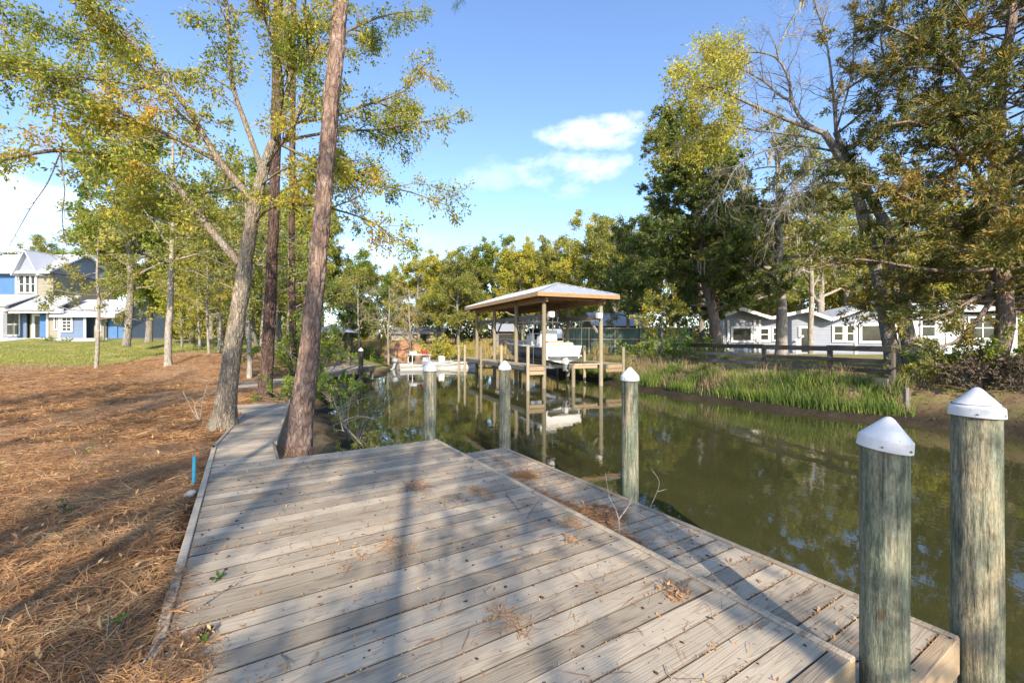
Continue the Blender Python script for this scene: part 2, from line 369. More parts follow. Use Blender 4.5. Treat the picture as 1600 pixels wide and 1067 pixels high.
def mat_water():
    m = NT('murky_canal_water'); v = m.coord('Object', (1, 1, 1))
    r1 = m.noise(m.coord('Object', (1.0, .55, 1)), 2.4, 3, .55, .3); r2 = m.noise(v, 9.0, 2, .5); r3 = m.noise(v, .35, 2, .5)
    h = m.math('ADD', m.math('MULTIPLY', r1, .8), m.math('MULTIPLY', r2, .16))
    calm = m.ramp(r3, [(.35, .35), (.65, 1.0)])
    b = m.n('ShaderNodeBump', {'Height': m.math('MULTIPLY', h, calm), 'Strength': .10, 'Distance': .05}).outputs[0]
    c = m.ramp(m.noise(v, .5, 3, .5), [(.3, (.038, .040, .014)), (.7, (.058, .056, .020))])
    return m.done(c, .02, b, spec=.5, extra={'IOR': 1.55})
M_WATER = mat_water()

M_WHITE = plain('white_paint', (.80, .80, .79), .5, .05, 3)
M_GEL = plain('white_gelcoat', (.82, .82, .80), .22, .03, 3, spec=.5)
M_SKIFF = plain('dull_white_hull', (.52, .52, .50), .4, .08, 3, spec=.3)
M_NAVY = plain('navy_gelcoat', (.014, .040, .075), .25, .12, 2, spec=.4)
M_BLACK = plain('black_rubber', (.02, .02, .022), .5, .2, 8)
M_TANV = plain('tan_vinyl', (.50, .36, .20), .5, .1, 8)
M_ALU = plain('bare_aluminium', (.62, .63, .64), .35, .08, 8, metal=.85)
M_GALV = plain('galvanised_metal_roof', (.56, .59, .64), .38, .08, 2.5, metal=.35, spec=.5)
M_GREYB = plain('light_grey_siding', (.27, .30, .365), .6, .05, 2)
M_SHINGLE = plain('pale_shingle_roof', (.62, .63, .65), .8, .14, 14)
M_BLUE = plain('blue_siding', (.08, .18, .36), .6, .08, 2)
M_SLATE = plain('slate_blue_siding', (.15, .21, .31), .6, .08, 2)
M_BEIGE = plain('beige_siding', (.29, .27, .21), .6, .06, 2)
M_GFENCE = plain('green_metal_sheet', (.095, .15, .115), .45, .25, 1.2, metal=.2)
M_RED = plain('red_plastic', (.55, .04, .03), .4, .1, 8)
M_STAKE = plain('teal_blue_pipe', (.06, .38, .55), .4, .1, 10)
M_CONC = plain('grey_concrete', (.42, .41, .39), .9, .2, 25, bump=.4)
M_CLAY = plain('red_clay_soil', (.38, .21, .12), .95, .2, 3, bump=.5)
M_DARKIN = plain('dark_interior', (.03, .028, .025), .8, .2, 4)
def mat_glass(name, tint):
    m = NT(name); v = m.coord('Object', rnd=5.0)
    c = m.ramp(m.noise(v, 1.6, 3, .5), [(.35, tuple(t * .5 for t in tint)), (.65, tint)])
    return m.done(c, .05, None, spec=.28)
M_GLASS = mat_glass('dark_window_glass', (.05, .06, .055))
# ------------------------------------------------------------------ terrain and water
LEFT = [ST(-60, 1.45), ST(-6, 1.45), ST(2, 1.5), ST(5.6, 1.55), (-2.3, 7.6), (-3.9, 10.2), (-5.6, 13.5), (-6.9, 18), (-7.4, 24), (-8.8, 33), (-13, 42), (-26, 52)]
RIGHT = [(-24, 60), (-9, 53), (-3.8, 44), (-.4, 36), (2.2, 28.5), (4.6, 22), (6.4, 16.2), (8.7, 12.3), (10.4, 11.1), (12.6, 8.2), (26, -12), (62, -62)]
CAN = np.array(LEFT + RIGHT)
def seg_dist(X, Y, pts):
    best = np.full(X.shape, 1e9)
    for (ax, ay), (bx, by) in zip(pts[:-1], pts[1:]):
        dx, dy = bx - ax, by - ay; t = np.clip(((X - ax) * dx + (Y - ay) * dy) / (dx * dx + dy * dy), 0, 1)
        best = np.minimum(best, np.hypot(X - ax - t * dx, Y - ay - t * dy))
    return best
def inside(X, Y, poly):
    r = np.zeros(X.shape, bool); j = len(poly) - 1
    for i in range(len(poly)):
        xi, yi = poly[i]; xj, yj = poly[j]
        c = ((yi > Y) != (yj > Y)) & (X < (xj - xi) * (Y - yi) / (yj - yi + 1e-12) + xi); r ^= c; j = i
    return r
def sstep(a, b, x): t = np.clip((x - a) / (b - a), 0, 1); return t * t * (3 - 2 * t)
def terrain(X, Y):
    X = np.asarray(X, float); Y = np.asarray(Y, float); shp = X.shape; X = X.ravel(); Y = Y.ravel()
    dl = seg_dist(X, Y, LEFT); dr = seg_dist(X, Y, RIGHT); ins = inside(X, Y, CAN); left = dl < dr
    wob = .25 * (vnoise(np.stack([X * .7, Y * .7, X * 0], 1), 3) - .5) + .30 * (vnoise(np.stack([X * 2.1, Y * 2.1, X * 0], 1), 4) - .5)
    d = np.where(ins, -np.minimum(dl, dr), np.minimum(dl, dr)) + wob * 1.2
    bl = np.interp(Y, [-40, 5, 8, 12, 17, 25, 42, 80, 400], [-.02, -.075, -.075, .15, .42, .85, 1.37, 1.7, 2.5])
    bl = np.where(bl > -.05, -.06 + (bl + .06) * sstep(1.5, 5.5, d), bl)
    lump = (vnoise(np.stack([X * .45, Y * .45, X * 0], 1), 7) - .5) * .5 * sstep(9, 14, Y) + (vnoise(np.stack([X * 1.6, Y * 1.6, X * 0], 1), 8) - .5) * .07 * sstep(3.0, 9, Y)
    mound = .30 * np.exp(-(((X + 10.8) / 2.6) ** 2 + ((Y - 16.5) / 1.5) ** 2)) + .22 * np.exp(-(((X + 15) / 3.5) ** 2 + ((Y - 22) / 2) ** 2))
    bl = bl + (lump + mound) * sstep(1.5, 5, d)
    s = X * U[0] + Y * U[1]; t = X * Nn[0] + Y * Nn[1]
    under = sstep(-.46, -.36, t) * sstep(.2, .6, s) * (1 - sstep(5.8, 6.3, s)); bl = bl - .34 * under
    nearpit = np.exp(-(((X + 3.35) / .55) ** 2 + ((Y - 7.4) / 1.2) ** 2)); bl = bl - .35 * nearpit
    bwl = np.interp(Y, [0, 8, 14, 40], [1.3, 1.6, 2.2, 3.0])
    hl = WATER + (bl - WATER) * sstep(-.15, bwl, d)
    br = .10 + .40 * sstep(1.2, 6.0, d) + .25 * sstep(20, 70, d) + 1.0 * sstep(33, 60, Y) * sstep(1, 8, d)
    br = br + (vnoise(np.stack([X * .5, Y * .5, X * 0], 1), 9) - .5) * .22 * sstep(.5, 3, d)
    mudw = .55 + .5 * vnoise(np.stack([X * .6, Y * .6, X * 0], 1), 11)
    hr = WATER + .16 * sstep(-.1, .25, d) + (br - WATER - .16) * sstep(mudw * .5, mudw + 1.1, d)
    h = np.where(left, hl, hr)
    bed = WATER - .02 - np.clip(-d, 0, 3) * .5
    h = np.where(d < -.1, np.minimum(h, bed), h)
    return h.reshape(shp), d.reshape(shp), left.reshape(shp)

def axis(c, A, k, n):
    u = np.linspace(-1, 1, n); return c + A * np.sinh(k * u) / np.sinh(k)
gx, gy = np.meshgrid(axis(0, 420, 5.6, 340), axis(10, 420, 5.6, 340), indexing='ij')
gz, gd, gl = terrain(gx, gy)
mb = MB(); n = gx.shape[0]; idx = np.arange(n * n).reshape(n, n)
mb.add(np.stack([gx, gy, gz], -1).reshape(-1, 3), np.stack([idx[:-1, :-1], idx[1:, :-1], idx[1:, 1:], idx[:-1, 1:]], -1).reshape(-1, 4))
ground = mb.build('ground', M_GROUND, smooth=True); tag(ground, 'ground of pine straw, lawn and canal bank', kind='structure')
# zones: R straw, G lawn, B mud
nzv = vnoise(np.stack([gx.ravel() * .35, gy.ravel() * .35, gx.ravel() * 0], 1), 21).reshape(gx.shape)
lawn_line = np.interp(gx, [-60, -22, -14, -9, -4, 2], [13, 15.0, 21, 31, 60, 90]) + (nzv - .5) * 4
lawn = np.where(gl, sstep(-.8, .8, gy - lawn_line), sstep(5, 9, gd + (nzv - .5) * 3) * .55)
straw = np.where(gl, sstep(.3, 1.2, gd), .12)
mud = np.where(gl, 1 - sstep(.2, .9, gd), 1 - sstep(.7, 1.7, gd + (nzv - .5)))
ca = ground.data.color_attributes.new('zone', 'FLOAT_COLOR', 'POINT')
ca.data.foreach_set('color', np.stack([straw, lawn, mud, np.ones_like(mud)], -1).reshape(-1, 4).astype(np.float32).ravel())

wmb = MB(); wmb.add([[-45, -70, 0], [75, -70, 0], [75, 75, 0], [-45, 75, 0]], [[0, 1, 2, 3]])
water = wmb.build('water', M_WATER, loc=(0, 0, WATER)); tag(water, 'murky green canal water', kind='structure')

def gz_at(x, y): return float(terrain(np.array([x]), np.array([y]))[0][0])

# ------------------------------------------------------------------ decks
rng = np.random.default_rng(5)
def plank_mesh(name, L, w, th, mat, seed):
    r = np.random.default_rng(seed); n = max(4, int(L / .35)); xs = np.linspace(-L / 2, L / 2, n + 1)
    b = .0018; prof = np.array([[-w/2, -th], [-w/2, -b], [-w/2 + b, 0], [w/2 - b, 0], [w/2, -b], [w/2, -th]])
    k = len(prof); V = np.zeros((n + 1, k, 3)); ph = r.uniform(0, 6, 3)
    for i, x in enumerate(xs):
        V[i, :, 0] = x; V[i, :, 1] = prof[:, 0] + .0025 * sin(x * 1.7 + ph[0]); V[i, :, 2] = prof[:, 1] + .0010 * sin(x * 2.3 + ph[1]) + prof[:, 0] * .009 * sin(x * 1.3 + ph[2])
    idx = np.arange((n + 1) * k).reshape(n + 1, k); nx = np.roll(idx, -1, 1)
    mb = MB(); mb.add(V.reshape(-1, 3), np.stack([idx[:-1], idx[1:], nx[1:], nx[:-1]], -1).reshape(-1, 4),
                      [[idx[0, 0], idx[0, j], idx[0, j + 1]] for j in range(1, k - 1)] + [[idx[n, 0], idx[n, j + 1], idx[n, j]] for j in range(1, k - 1)])
    me = mb.mesh(name, mat)
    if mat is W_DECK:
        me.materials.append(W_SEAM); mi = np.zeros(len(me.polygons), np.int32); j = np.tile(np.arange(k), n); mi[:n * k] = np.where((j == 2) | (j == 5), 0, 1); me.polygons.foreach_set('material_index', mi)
    return me

def planked(parent, L, y0, y1, pitch, x0, mat=W_DECK, z=0.0, th=.036, seeds=7, name='plank', edge=None):
    """planks along local x between x0 and x0+L (edge(y)->(x0,x1) overrides), laid out along local y"""
    ms = {}
    y = y0; i = 0
    while y + pitch * .6 < y1:
        w = min(pitch - .006, y1 - y); xa, xb = (x0, x0 + L) if edge is None else edge(y + w / 2)
        key = (i % seeds if edge is None else i)
        if key not in ms or edge is not None: ms[key] = plank_mesh(name, xb - xa, pitch - .006, th, mat, 100 + i)
        o = link(name, ms[key], parent, ((xa + xb) / 2 + rng.uniform(-.004, .004), y + w / 2, z + rng.uniform(-.0008, .0004)), (0, 0, rng.uniform(-.0012, .0012)))
        y += pitch; i += 1

# main deck: local x = across (t), local y = along (s)
S0, S1, T0, T1 = .86, 5.92, -.34, 2.36
dx, dy = ST(S0, (T0 + T1) / 2)
deck = empty('wooden_deck', (dx, dy, 0), DECK_ROT, 'wide weathered grey plank deck in the foreground, dappled with tree shade', 'deck')
hw = (T1 - T0) / 2
planked(deck, 2 * hw - .065, .09, S1 - S0, .147, -hw + .016)
def bx(name, c, d, mat, parent, bev=.004, rot=(0, 0, 0)):
    return link(name, bevel_box(name, d, bev, mat), parent, c, rot)
bx('edge_trim', (hw - .022, (S1 - S0) / 2, -.012), (.042, S1 - S0, .05), W_EDGE, deck)
for o in deck.children:
    if o.name.startswith('edge_trim'): o.data.materials[0] = W_DECK
bx('edge_board', (-hw - .012, (S1 - S0) / 2 + .6, -.02), (.05, S1 - S0 + 1.2, .07), W_DECK, deck)
bx('fascia', (hw - .024, (S1 - S0) / 2, -.165), (.040, S1 - S0 - .01, .25), W_EDGE, deck)
bx('end_fascia', (0, .042, -.10), (2 * hw - .004, .085, .20), W_TAN, deck)
bx('end_board', (-.02, .042, -.006 + .010), (2 * hw - .06, .082, .012), W_DECK, deck)
bx('far_fascia', (0, S1 - S0 + .022, -.10), (2 * hw - .06, .04, .19), W_EDGE, deck)
for yy in (.7, 2.0, 3.3, 4.6): bx('joist', (.2, yy, -.16), (2.2, .05, .19), W_GREY, deck)
for yy in (.25, 1.7, 3.2, 4.7):
    bx('support_post', (hw - .16, yy, -.72), (.14, .14, .95), W_GREY, deck)

ex, ey = ST(S1 + .045, (T0 + .33) / 2)
dext = empty('deck_extension', (ex, ey, 0), DECK_ROT, 'short planked strip joining the main deck to the boardwalk', 'deck')
planked(dext, .66, 0, 1.06, .147, -.33); bx('fascia', (.345, .53, -.12), (.036, 1.05, .22), W_EDGE, dext)

# lower dock
LS0, LS1, LT0, LT1, LZ = .74, 5.62, 2.41, 3.32, -.18
dx, dy = ST(LS0, (LT0 + LT1) / 2)
ldock = empty('lower_dock', (dx, dy, LZ), DECK_ROT, 'narrow lower plank dock beside the water, strewn with pine needles', 'dock')
lw = (LT1 - LT0) / 2
planked(ldock, 2 * lw - .07, .075, LS1 - LS0, .147, -lw + .02)
bx('edge_trim', (lw - .022, (LS1 - LS0) / 2, -.012), (.042, LS1 - LS0, .05), W_DECK, ldock)
bx('fascia', (lw - .024, (LS1 - LS0) / 2, -.15), (.042, LS1 - LS0 - .01, .22), W_EDGE, ldock)
bx('end_beam', (.005, .032, -.098), (2 * lw, .07, .20), W_TAN, ldock)
for yy in (1.2, 2.6, 4.0): bx('joist', (0, yy, -.14), (.82, .05, .18), W_GREY, ldock)
bx('support_post', (lw - .10, .13, -.62), (.13, .13, 1.0), W_TAN, ldock)
for yy in (2.45, 4.7): bx('support_post', (lw - .12, yy, -.62), (.13, .13, 1.0), W_GREY, ldock)

# walkway leading away from the deck (rises nothing, runs between oak and pine)
wx, wy = -3.63, 5.93; WR = math.atan2(.42, .906)
walk = empty('boardwalk', (wx, wy, 0), WR, 'narrow plank boardwalk bending away between the oak and the pines', 'boardwalk')
planked(walk, .70, .03, 4.35, .147, -.36, edge=lambda y: (-.36 - .9 * max(0, (y - 3.0) / 1.35) * .75, .33))
bx('edge_trim', (.352, 2.18, -.008), (.04, 4.34, .055), W_DECK, walk)
bx('fascia', (.350, 2.18, -.14), (.036, 4.33, .20), W_EDGE, walk)
bx('edge_board', (-.385, 1.5, -.02), (.04, 3.0, .07), W_DECK, walk)
w2 = empty('far_boardwalk', (-8.35, 12.4, .02), math.atan2(-.02, 1), 'far stretch of boardwalk seen between the pine trunks', 'boardwalk')
planked(w2, 1.0, 0, 8.8, .147, -.5, seeds=5)
bx('fascia', (.51, 4.4, -.12), (.04, 8.8, .20), W_EDGE, w2); bx('fascia', (-.51, 4.4, -.12), (.04, 8.8, .20), W_EDGE, w2)
for yy in (1, 3.5, 6, 8.4): bx('support_post', (.42, yy, -.5), (.12, .12, .9), W_GREY, w2)
fd = empty('neighbour_dock', (-8.95, 20.9, .03), .02, 'grey plank dock over the water beyond the leaning pine', 'dock')
planked(fd, 1.9, 0, 2.9, .147, -.45, seeds=5)
bx('fascia', (.5, -.03, -.15), (1.9, .05, .26), W_GREY, fd); bx('fascia', (1.47, 1.45, -.15), (.05, 2.9, .26), W_GREY, fd)
for xx, yy in ((-.25, .1), (.35, .1), (.75, .1), (1.38, 2.7)): bx('support_post', (xx, yy, -.85), (.18, .18, 1.5), W_GREY, fd)
bx('mooring_post', (1.58, .25, -.1), (.19, .19, 1.9), W_DPOST, fd, .03)
mbc = MB(); mbc.lathe([(0, .15), (.03, .14), (.12, .05), (.125, 0), (.11, 0)], 16); mbc.build('post_cap', M_CAP, fd, (1.58, .25, .85), smooth=False)
bx('mooring_post', (.30, 2.2, .1), (.20, .20, 1.2), W_DPOST, fd, .03)

# ------------------------------------------------------------------ pilings
def piling(s, t, r, ztop, label, tilt=(0, 0), seed=0, lean=(0, 0)):
    x, y = ST(s, t); e = empty('mooring_piling', (x, y, -1.7), 0, label, 'piling', 'round pilings with white caps round the deck')
    nz_, na = 70, 40; zs = np.linspace(0, ztop + 1.7 - .09, nz_); an = np.arange(na) / na * 2 * pi
    A, Z = np.meshgrid(an, zs); p = np.stack([np.cos(A).ravel() * 1.6, np.sin(A).ravel() * 1.6, Z.ravel() * 1.1], 1)
    rr = r * (1 + .05 * (vnoise(p + seed * 9.1, seed) - .5) * 2 + .012 * (vnoise(p * [9, 9, 2] + seed, seed + 5) - .5) * 2)
    rr = rr.reshape(A.shape) * np.linspace(1.06, .97, nz_)[:, None]
    V = np.stack([np.cos(A) * rr + (Z * lean[0]), np.sin(A) * rr + Z * lean[1], Z], -1)
    mb = MB(); idx = np.arange(nz_ * na).reshape(nz_, na); nx = np.roll(idx, -1, 1)
    mb.add(V.reshape(-1, 3), np.stack([idx[:-1], nx[:-1], nx[1:], idx[1:]], -1).reshape(-1, 4))
    mb.build('pole', M_PILE, e, smooth=True)
    rc = r * 1.10; hc = 1.05 * r
    m2 = MB(); pf = [(0, .05 + hc), (.006, .0495 + hc), (.012, .047 + hc), (.018, .042 + hc)]
    pf += [(rc * .97 * f + .022 * (1 - f), .05 * f + (.039 + hc) * (1 - f)) for f in (0, .03, .3, .6, .9, .965)] + [(rc * .985, .049), (rc * .995, .044), (rc * 1.0, .040), (rc * 1.012, .020), (rc * 1.024, .004), (rc * 1.025, 0), (rc * 1.02, -.002), (rc * .97, -.002), (rc * .96, .02)]
    m2.lathe(pf, 48)
    cp = m2.build('cap', M_CAP, e, (lean[0] * (ztop + 1.6), lean[1] * (ztop + 1.6), ztop + 1.7 - hc - .05), (tilt[0], tilt[1], 0), smooth=True)
    for a in (radians(-72 - 0), radians(-135), radians(20)):
        m3 = MB(); m3.tube([(cos(a) * (rc * .98), sin(a) * (rc * .98), .016), (cos(a) * (rc * 1.03 + .004), sin(a) * (rc * 1.03 + .004), .016)], .0045, 8)
        m3.build('screw', M_SCREW, cp)
    return e
piling(.785, 2.445, .089, 1.105, 'mooring piling at the deck corner with white cap tilted to the right', (radians(3), radians(7)), 1)
piling(.70, 3.45, .102, 1.185, 'tallest mooring piling at far right, greenish with flat-tipped white cap', (radians(0), radians(2)), 2)
piling(3.23, 3.44, .086, 1.16, 'mooring piling midway along the lower dock, lit green-grey with white cap', (0, 0), 3)
piling(5.74, 3.40, .088, 1.127, 'tan mooring piling at the far end of the lower dock', (0, 0), 4)
piling(6.08, 2.32, .095, 1.137, 'dark shaded mooring piling at the far corner of the main deck', (0, 0), 5)
# ------------------------------------------------------------------ tree machinery
def unit(v): v = np.asarray(v, float); return v / (np.linalg.norm(v) + 1e-9)
def wander(r, p0, d, L, n, wob=.18, droop=0.0):
    pts = [np.asarray(p0, float)]; d = unit(d)
    for i in range(n):
        d = unit(d + r.normal(0, wob, 3) + np.array([0, 0, -droop * (i + 1) / n])); pts.append(pts[-1] + d * L / n)
    return np.array(pts)
def along(pts, t):
    seg = np.linalg.norm(np.diff(pts, axis=0), axis=1); cum = np.concatenate([[0], np.cumsum(seg)]); x = t * cum[-1]
    i = min(max(np.searchsorted(cum, x) - 1, 0), len(seg) - 1); f = (x - cum[i]) / (seg[i] + 1e-9)
    return pts[i] + (pts[i + 1] - pts[i]) * f, unit(pts[i + 1] - pts[i])
def plen(pts): return float(np.linalg.norm(np.diff(pts, axis=0), axis=1).sum())
def smooth_pts(pts, rad, k=3):
    pts = np.asarray(pts, float); rad = np.asarray(rad, float); m = len(pts); t = np.arange(m); tt = np.linspace(0, m - 1, (m - 1) * k + 1)
    ext = np.vstack([2 * pts[0] - pts[1], pts, 2 * pts[-1] - pts[-2]]); out = []
    for x in tt:
        i = min(int(x), m - 2); f = x - i; p0, p1, p2, p3 = ext[i], ext[i + 1], ext[i + 2], ext[i + 3]
        out.append(.5 * (2 * p1 + (p2 - p0) * f + (2 * p0 - 5 * p1 + 4 * p2 - p3) * f * f + (3 * p1 - p0 - 3 * p2 + p3) * f ** 3))
    return np.array(out), np.interp(tt, t, rad)

def spawn(r, parents, dens, L, spread, rr, n=4, tmin=.2, up=0.0, wob=.2, droop=0.0, taper=.45, cap=None, away=None):
    """branches growing from parents [(pts, rad)]"""
    out = []
    for pts, rad in parents:
        k = dens * plen(pts); k = int(k) + (r.random() < k % 1)
        for _ in range(k):
            t = tmin + (1 - tmin) * r.random() ** .85; p, d = along(pts, t)
            perp = r.normal(0, 1, 3); perp -= d * np.dot(perp, d); perp = unit(perp)
            a = radians(spread) * r.uniform(.6, 1.25)
            nd = d * cos(a) + perp * sin(a) + np.array([0, 0, up])
            if away is not None: nd = nd + unit((p - away) * [1, 1, .2]) * .5
            l = L * r.uniform(.5, 1.25) * (1 - taper * t); q = wander(r, p, nd, l, n, wob, droop)
            pr = np.interp(t, np.linspace(0, 1, len(rad)), rad); r0 = min(rr * r.uniform(.7, 1.2), pr * .7)
            out.append((q, np.linspace(r0, r0 * .3, n + 1)))
    return out

def tubes(branches, mb=None, thick=.05):
    mb = mb or MB()
    for pts, rad in branches:
        k = 10 if rad[0] > .12 else (7 if rad[0] > thick else (4 if rad[0] > .012 else 3))
        mb.tube(pts, rad, k, cap=False)
    return mb

def leaf_spots(r, twigs, per, jit=.03, tmin=.15):
    Pp, D = [], []
    for pts, rad in twigs:
        k = int(per * r.uniform(.6, 1.4) + r.random())
        if k < 1: continue
        x = (tmin + (1 - tmin) * r.random(k)) * (len(pts) - 1) * .9999; i = x.astype(int); df = np.diff(pts, axis=0)[i]
        Pp.append(pts[i] + df * (x - i)[:, None]); D.append(df)
    if not Pp: return np.zeros((0, 3)), np.zeros((0, 3))
    Pp = np.vstack(Pp); D = np.vstack(D); D = D / (np.linalg.norm(D, axis=1, keepdims=True) + 1e-9); return Pp + r.normal(0, jit, Pp.shape), D

def leaf_mesh(r, Pp, D, size, width=.42, mb=None, flat=.3, dirmix=.6, down=0.0):
    """one four-sided, slightly folded leaf for each spot"""
    mb = mb or MB(); n = len(Pp)
    if n == 0: return mb
    d = D * dirmix + r.normal(0, .6, (n, 3)); d[:, 2] -= down; d /= np.linalg.norm(d, axis=1, keepdims=True) + 1e-9
    up = np.array([0, 0, 1.0]) * flat + r.normal(0, .5, (n, 3)); sd = np.cross(d, up); sd /= np.linalg.norm(sd, axis=1, keepdims=True) + 1e-9
    nm = np.cross(sd, d); s = size * r.uniform(.6, 1.35, (n, 1)); w = s * width * r.uniform(.8, 1.2, (n, 1))
    mid = Pp + d * s * .45
    V = np.stack([Pp, mid + sd * w * .5 + nm * s * .07, Pp + d * s, mid - sd * w * .5 + nm * s * .07], 1).reshape(-1, 3)
    mb.add(V, np.arange(4 * n).reshape(n, 4)); return mb

def moss_mesh(r, spots, lmin, lmax, strands=7, mb=None, w=.02):
    mb = mb or MB()
    for p in spots:
        L0 = r.uniform(lmin, lmax)
        for _ in range(strands):
            L = L0 * r.uniform(.4, 1.0); q = p + r.normal(0, .07, 3) * [1, 1, .3]; a = r.uniform(0, pi); sx = np.array([cos(a), sin(a), 0]); k = 4
            pts = np.array([q + np.array([r.normal(0, .03), r.normal(0, .03), -L * i / k]) for i in range(k + 1)])
            ww = w * r.uniform(.6, 1.5) * np.array([.7, 1.2, 1, .7, .1]); V = np.concatenate([pts + sx * ww[:, None], pts - sx * ww[:, None]])
            mb.add(V, [[i, i + 1, k + 2 + i, k + 1 + i] for i in range(k)])
    return mb

def make_tree(name, label, base, wood_mb, bark, leaf_mb=None, leaf=None, moss=None, group=None, cat='tree', crown_name='crown', smooth=True):
    e = empty(name, tuple(base), 0, label, cat, group); off = -np.array(base, float)
    for v in wood_mb.v: v += off
    wood_mb.build('trunk', bark, e, smooth=smooth)
    if leaf_mb is not None and leaf_mb.n:
        for v in leaf_mb.v: v += off
        o = leaf_mb.build(crown_name, leaf, e); o['kind'] = 'stuff'
    if moss is not None and moss.n:
        for v in moss.v: v += off
        o = moss.build('moss', L_MOSS, e); o['kind'] = 'stuff'
    return e

def bark_tube(mb, pts, rad, seed, na=56, plate=(9, 3.2), depth=.025, k=14, flare=0.0):
    """thick trunk with real bark plates: a dense tube pushed in along a jittered cell pattern"""
    pts, rad = smooth_pts(pts, rad, k); m = len(pts)
    tg = np.gradient(pts, axis=0); tg /= np.linalg.norm(tg, axis=1, keepdims=True); a0 = unit(np.cross([0, 1, 0], tg[0])); ang = np.arange(na) / na * 2 * pi
    seg = np.concatenate([[0], np.cumsum(np.linalg.norm(np.diff(pts, axis=0), axis=1))])
    A, Z = np.meshgrid(ang, seg); R = np.repeat(rad[:, None], na, 1)
    cu = A / (2 * pi) * plate[0]; cv = Z * plate[1]; f1 = np.full(A.shape, 9.0); f2 = np.full(A.shape, 9.0)
    iu, iv = np.floor(cu).astype(int), np.floor(cv).astype(int)
    for du in (-1, 0, 1):
        for dv in (-1, 0, 1):
            ku = (iu + du) % plate[0]; kv = iv + dv; h = (ku * 7349 + kv * 9151 + seed * 131).astype(np.int64); h = (h * 1274126177) & 0xffffff
            jx = (h & 0xfff) / 4095.0; jy = ((h >> 12) & 0xfff) / 4095.0
            dd = np.hypot(iu + du + jx - cu, iv + dv + jy - cv); nf = np.minimum(f1, dd); f2 = np.where(dd < f1, f1, np.minimum(f2, dd)); f1 = nf
    edge = np.clip((f2 - f1) / .22, 0, 1)
    nz1 = vnoise(np.stack([np.cos(A).ravel() * 2.2, np.sin(A).ravel() * 2.2, Z.ravel() * 3.0], 1), seed).reshape(A.shape)
    nz2 = vnoise(np.stack([np.cos(A).ravel() * 9, np.sin(A).ravel() * 9, Z.ravel() * 14.0], 1), seed + 1).reshape(A.shape)
    R = R + depth * (edge - .6) + depth * .9 * (nz1 - .5) + depth * .6 * (nz2 - .5)
    if flare: R = R * (1 + flare * np.exp(-Z / .25) * (1 + .45 * np.sin(A * 5 + seed) + .3 * np.sin(A * 3)))
    V = np.zeros((m, na, 3)); a = a0
    for i in range(m):
        a = unit(a - tg[i] * np.dot(a, tg[i])); b = np.cross(tg[i], a)
        V[i] = pts[i] + R[i][:, None] * (np.cos(ang)[:, None] * a + np.sin(ang)[:, None] * b)
    idx = np.arange(m * na).reshape(m, na); nx = np.roll(idx, -1, 1)
    mb.add(V.reshape(-1, 3), np.stack([idx[:-1], nx[:-1], nx[1:], idx[1:]], -1).reshape(-1, 4)); return mb
def limb(pix, r0, r1, k=3):
    pts = np.array([P(*p) for p in pix]); return smooth_pts(pts, np.linspace(r0, r1, len(pts)), k)

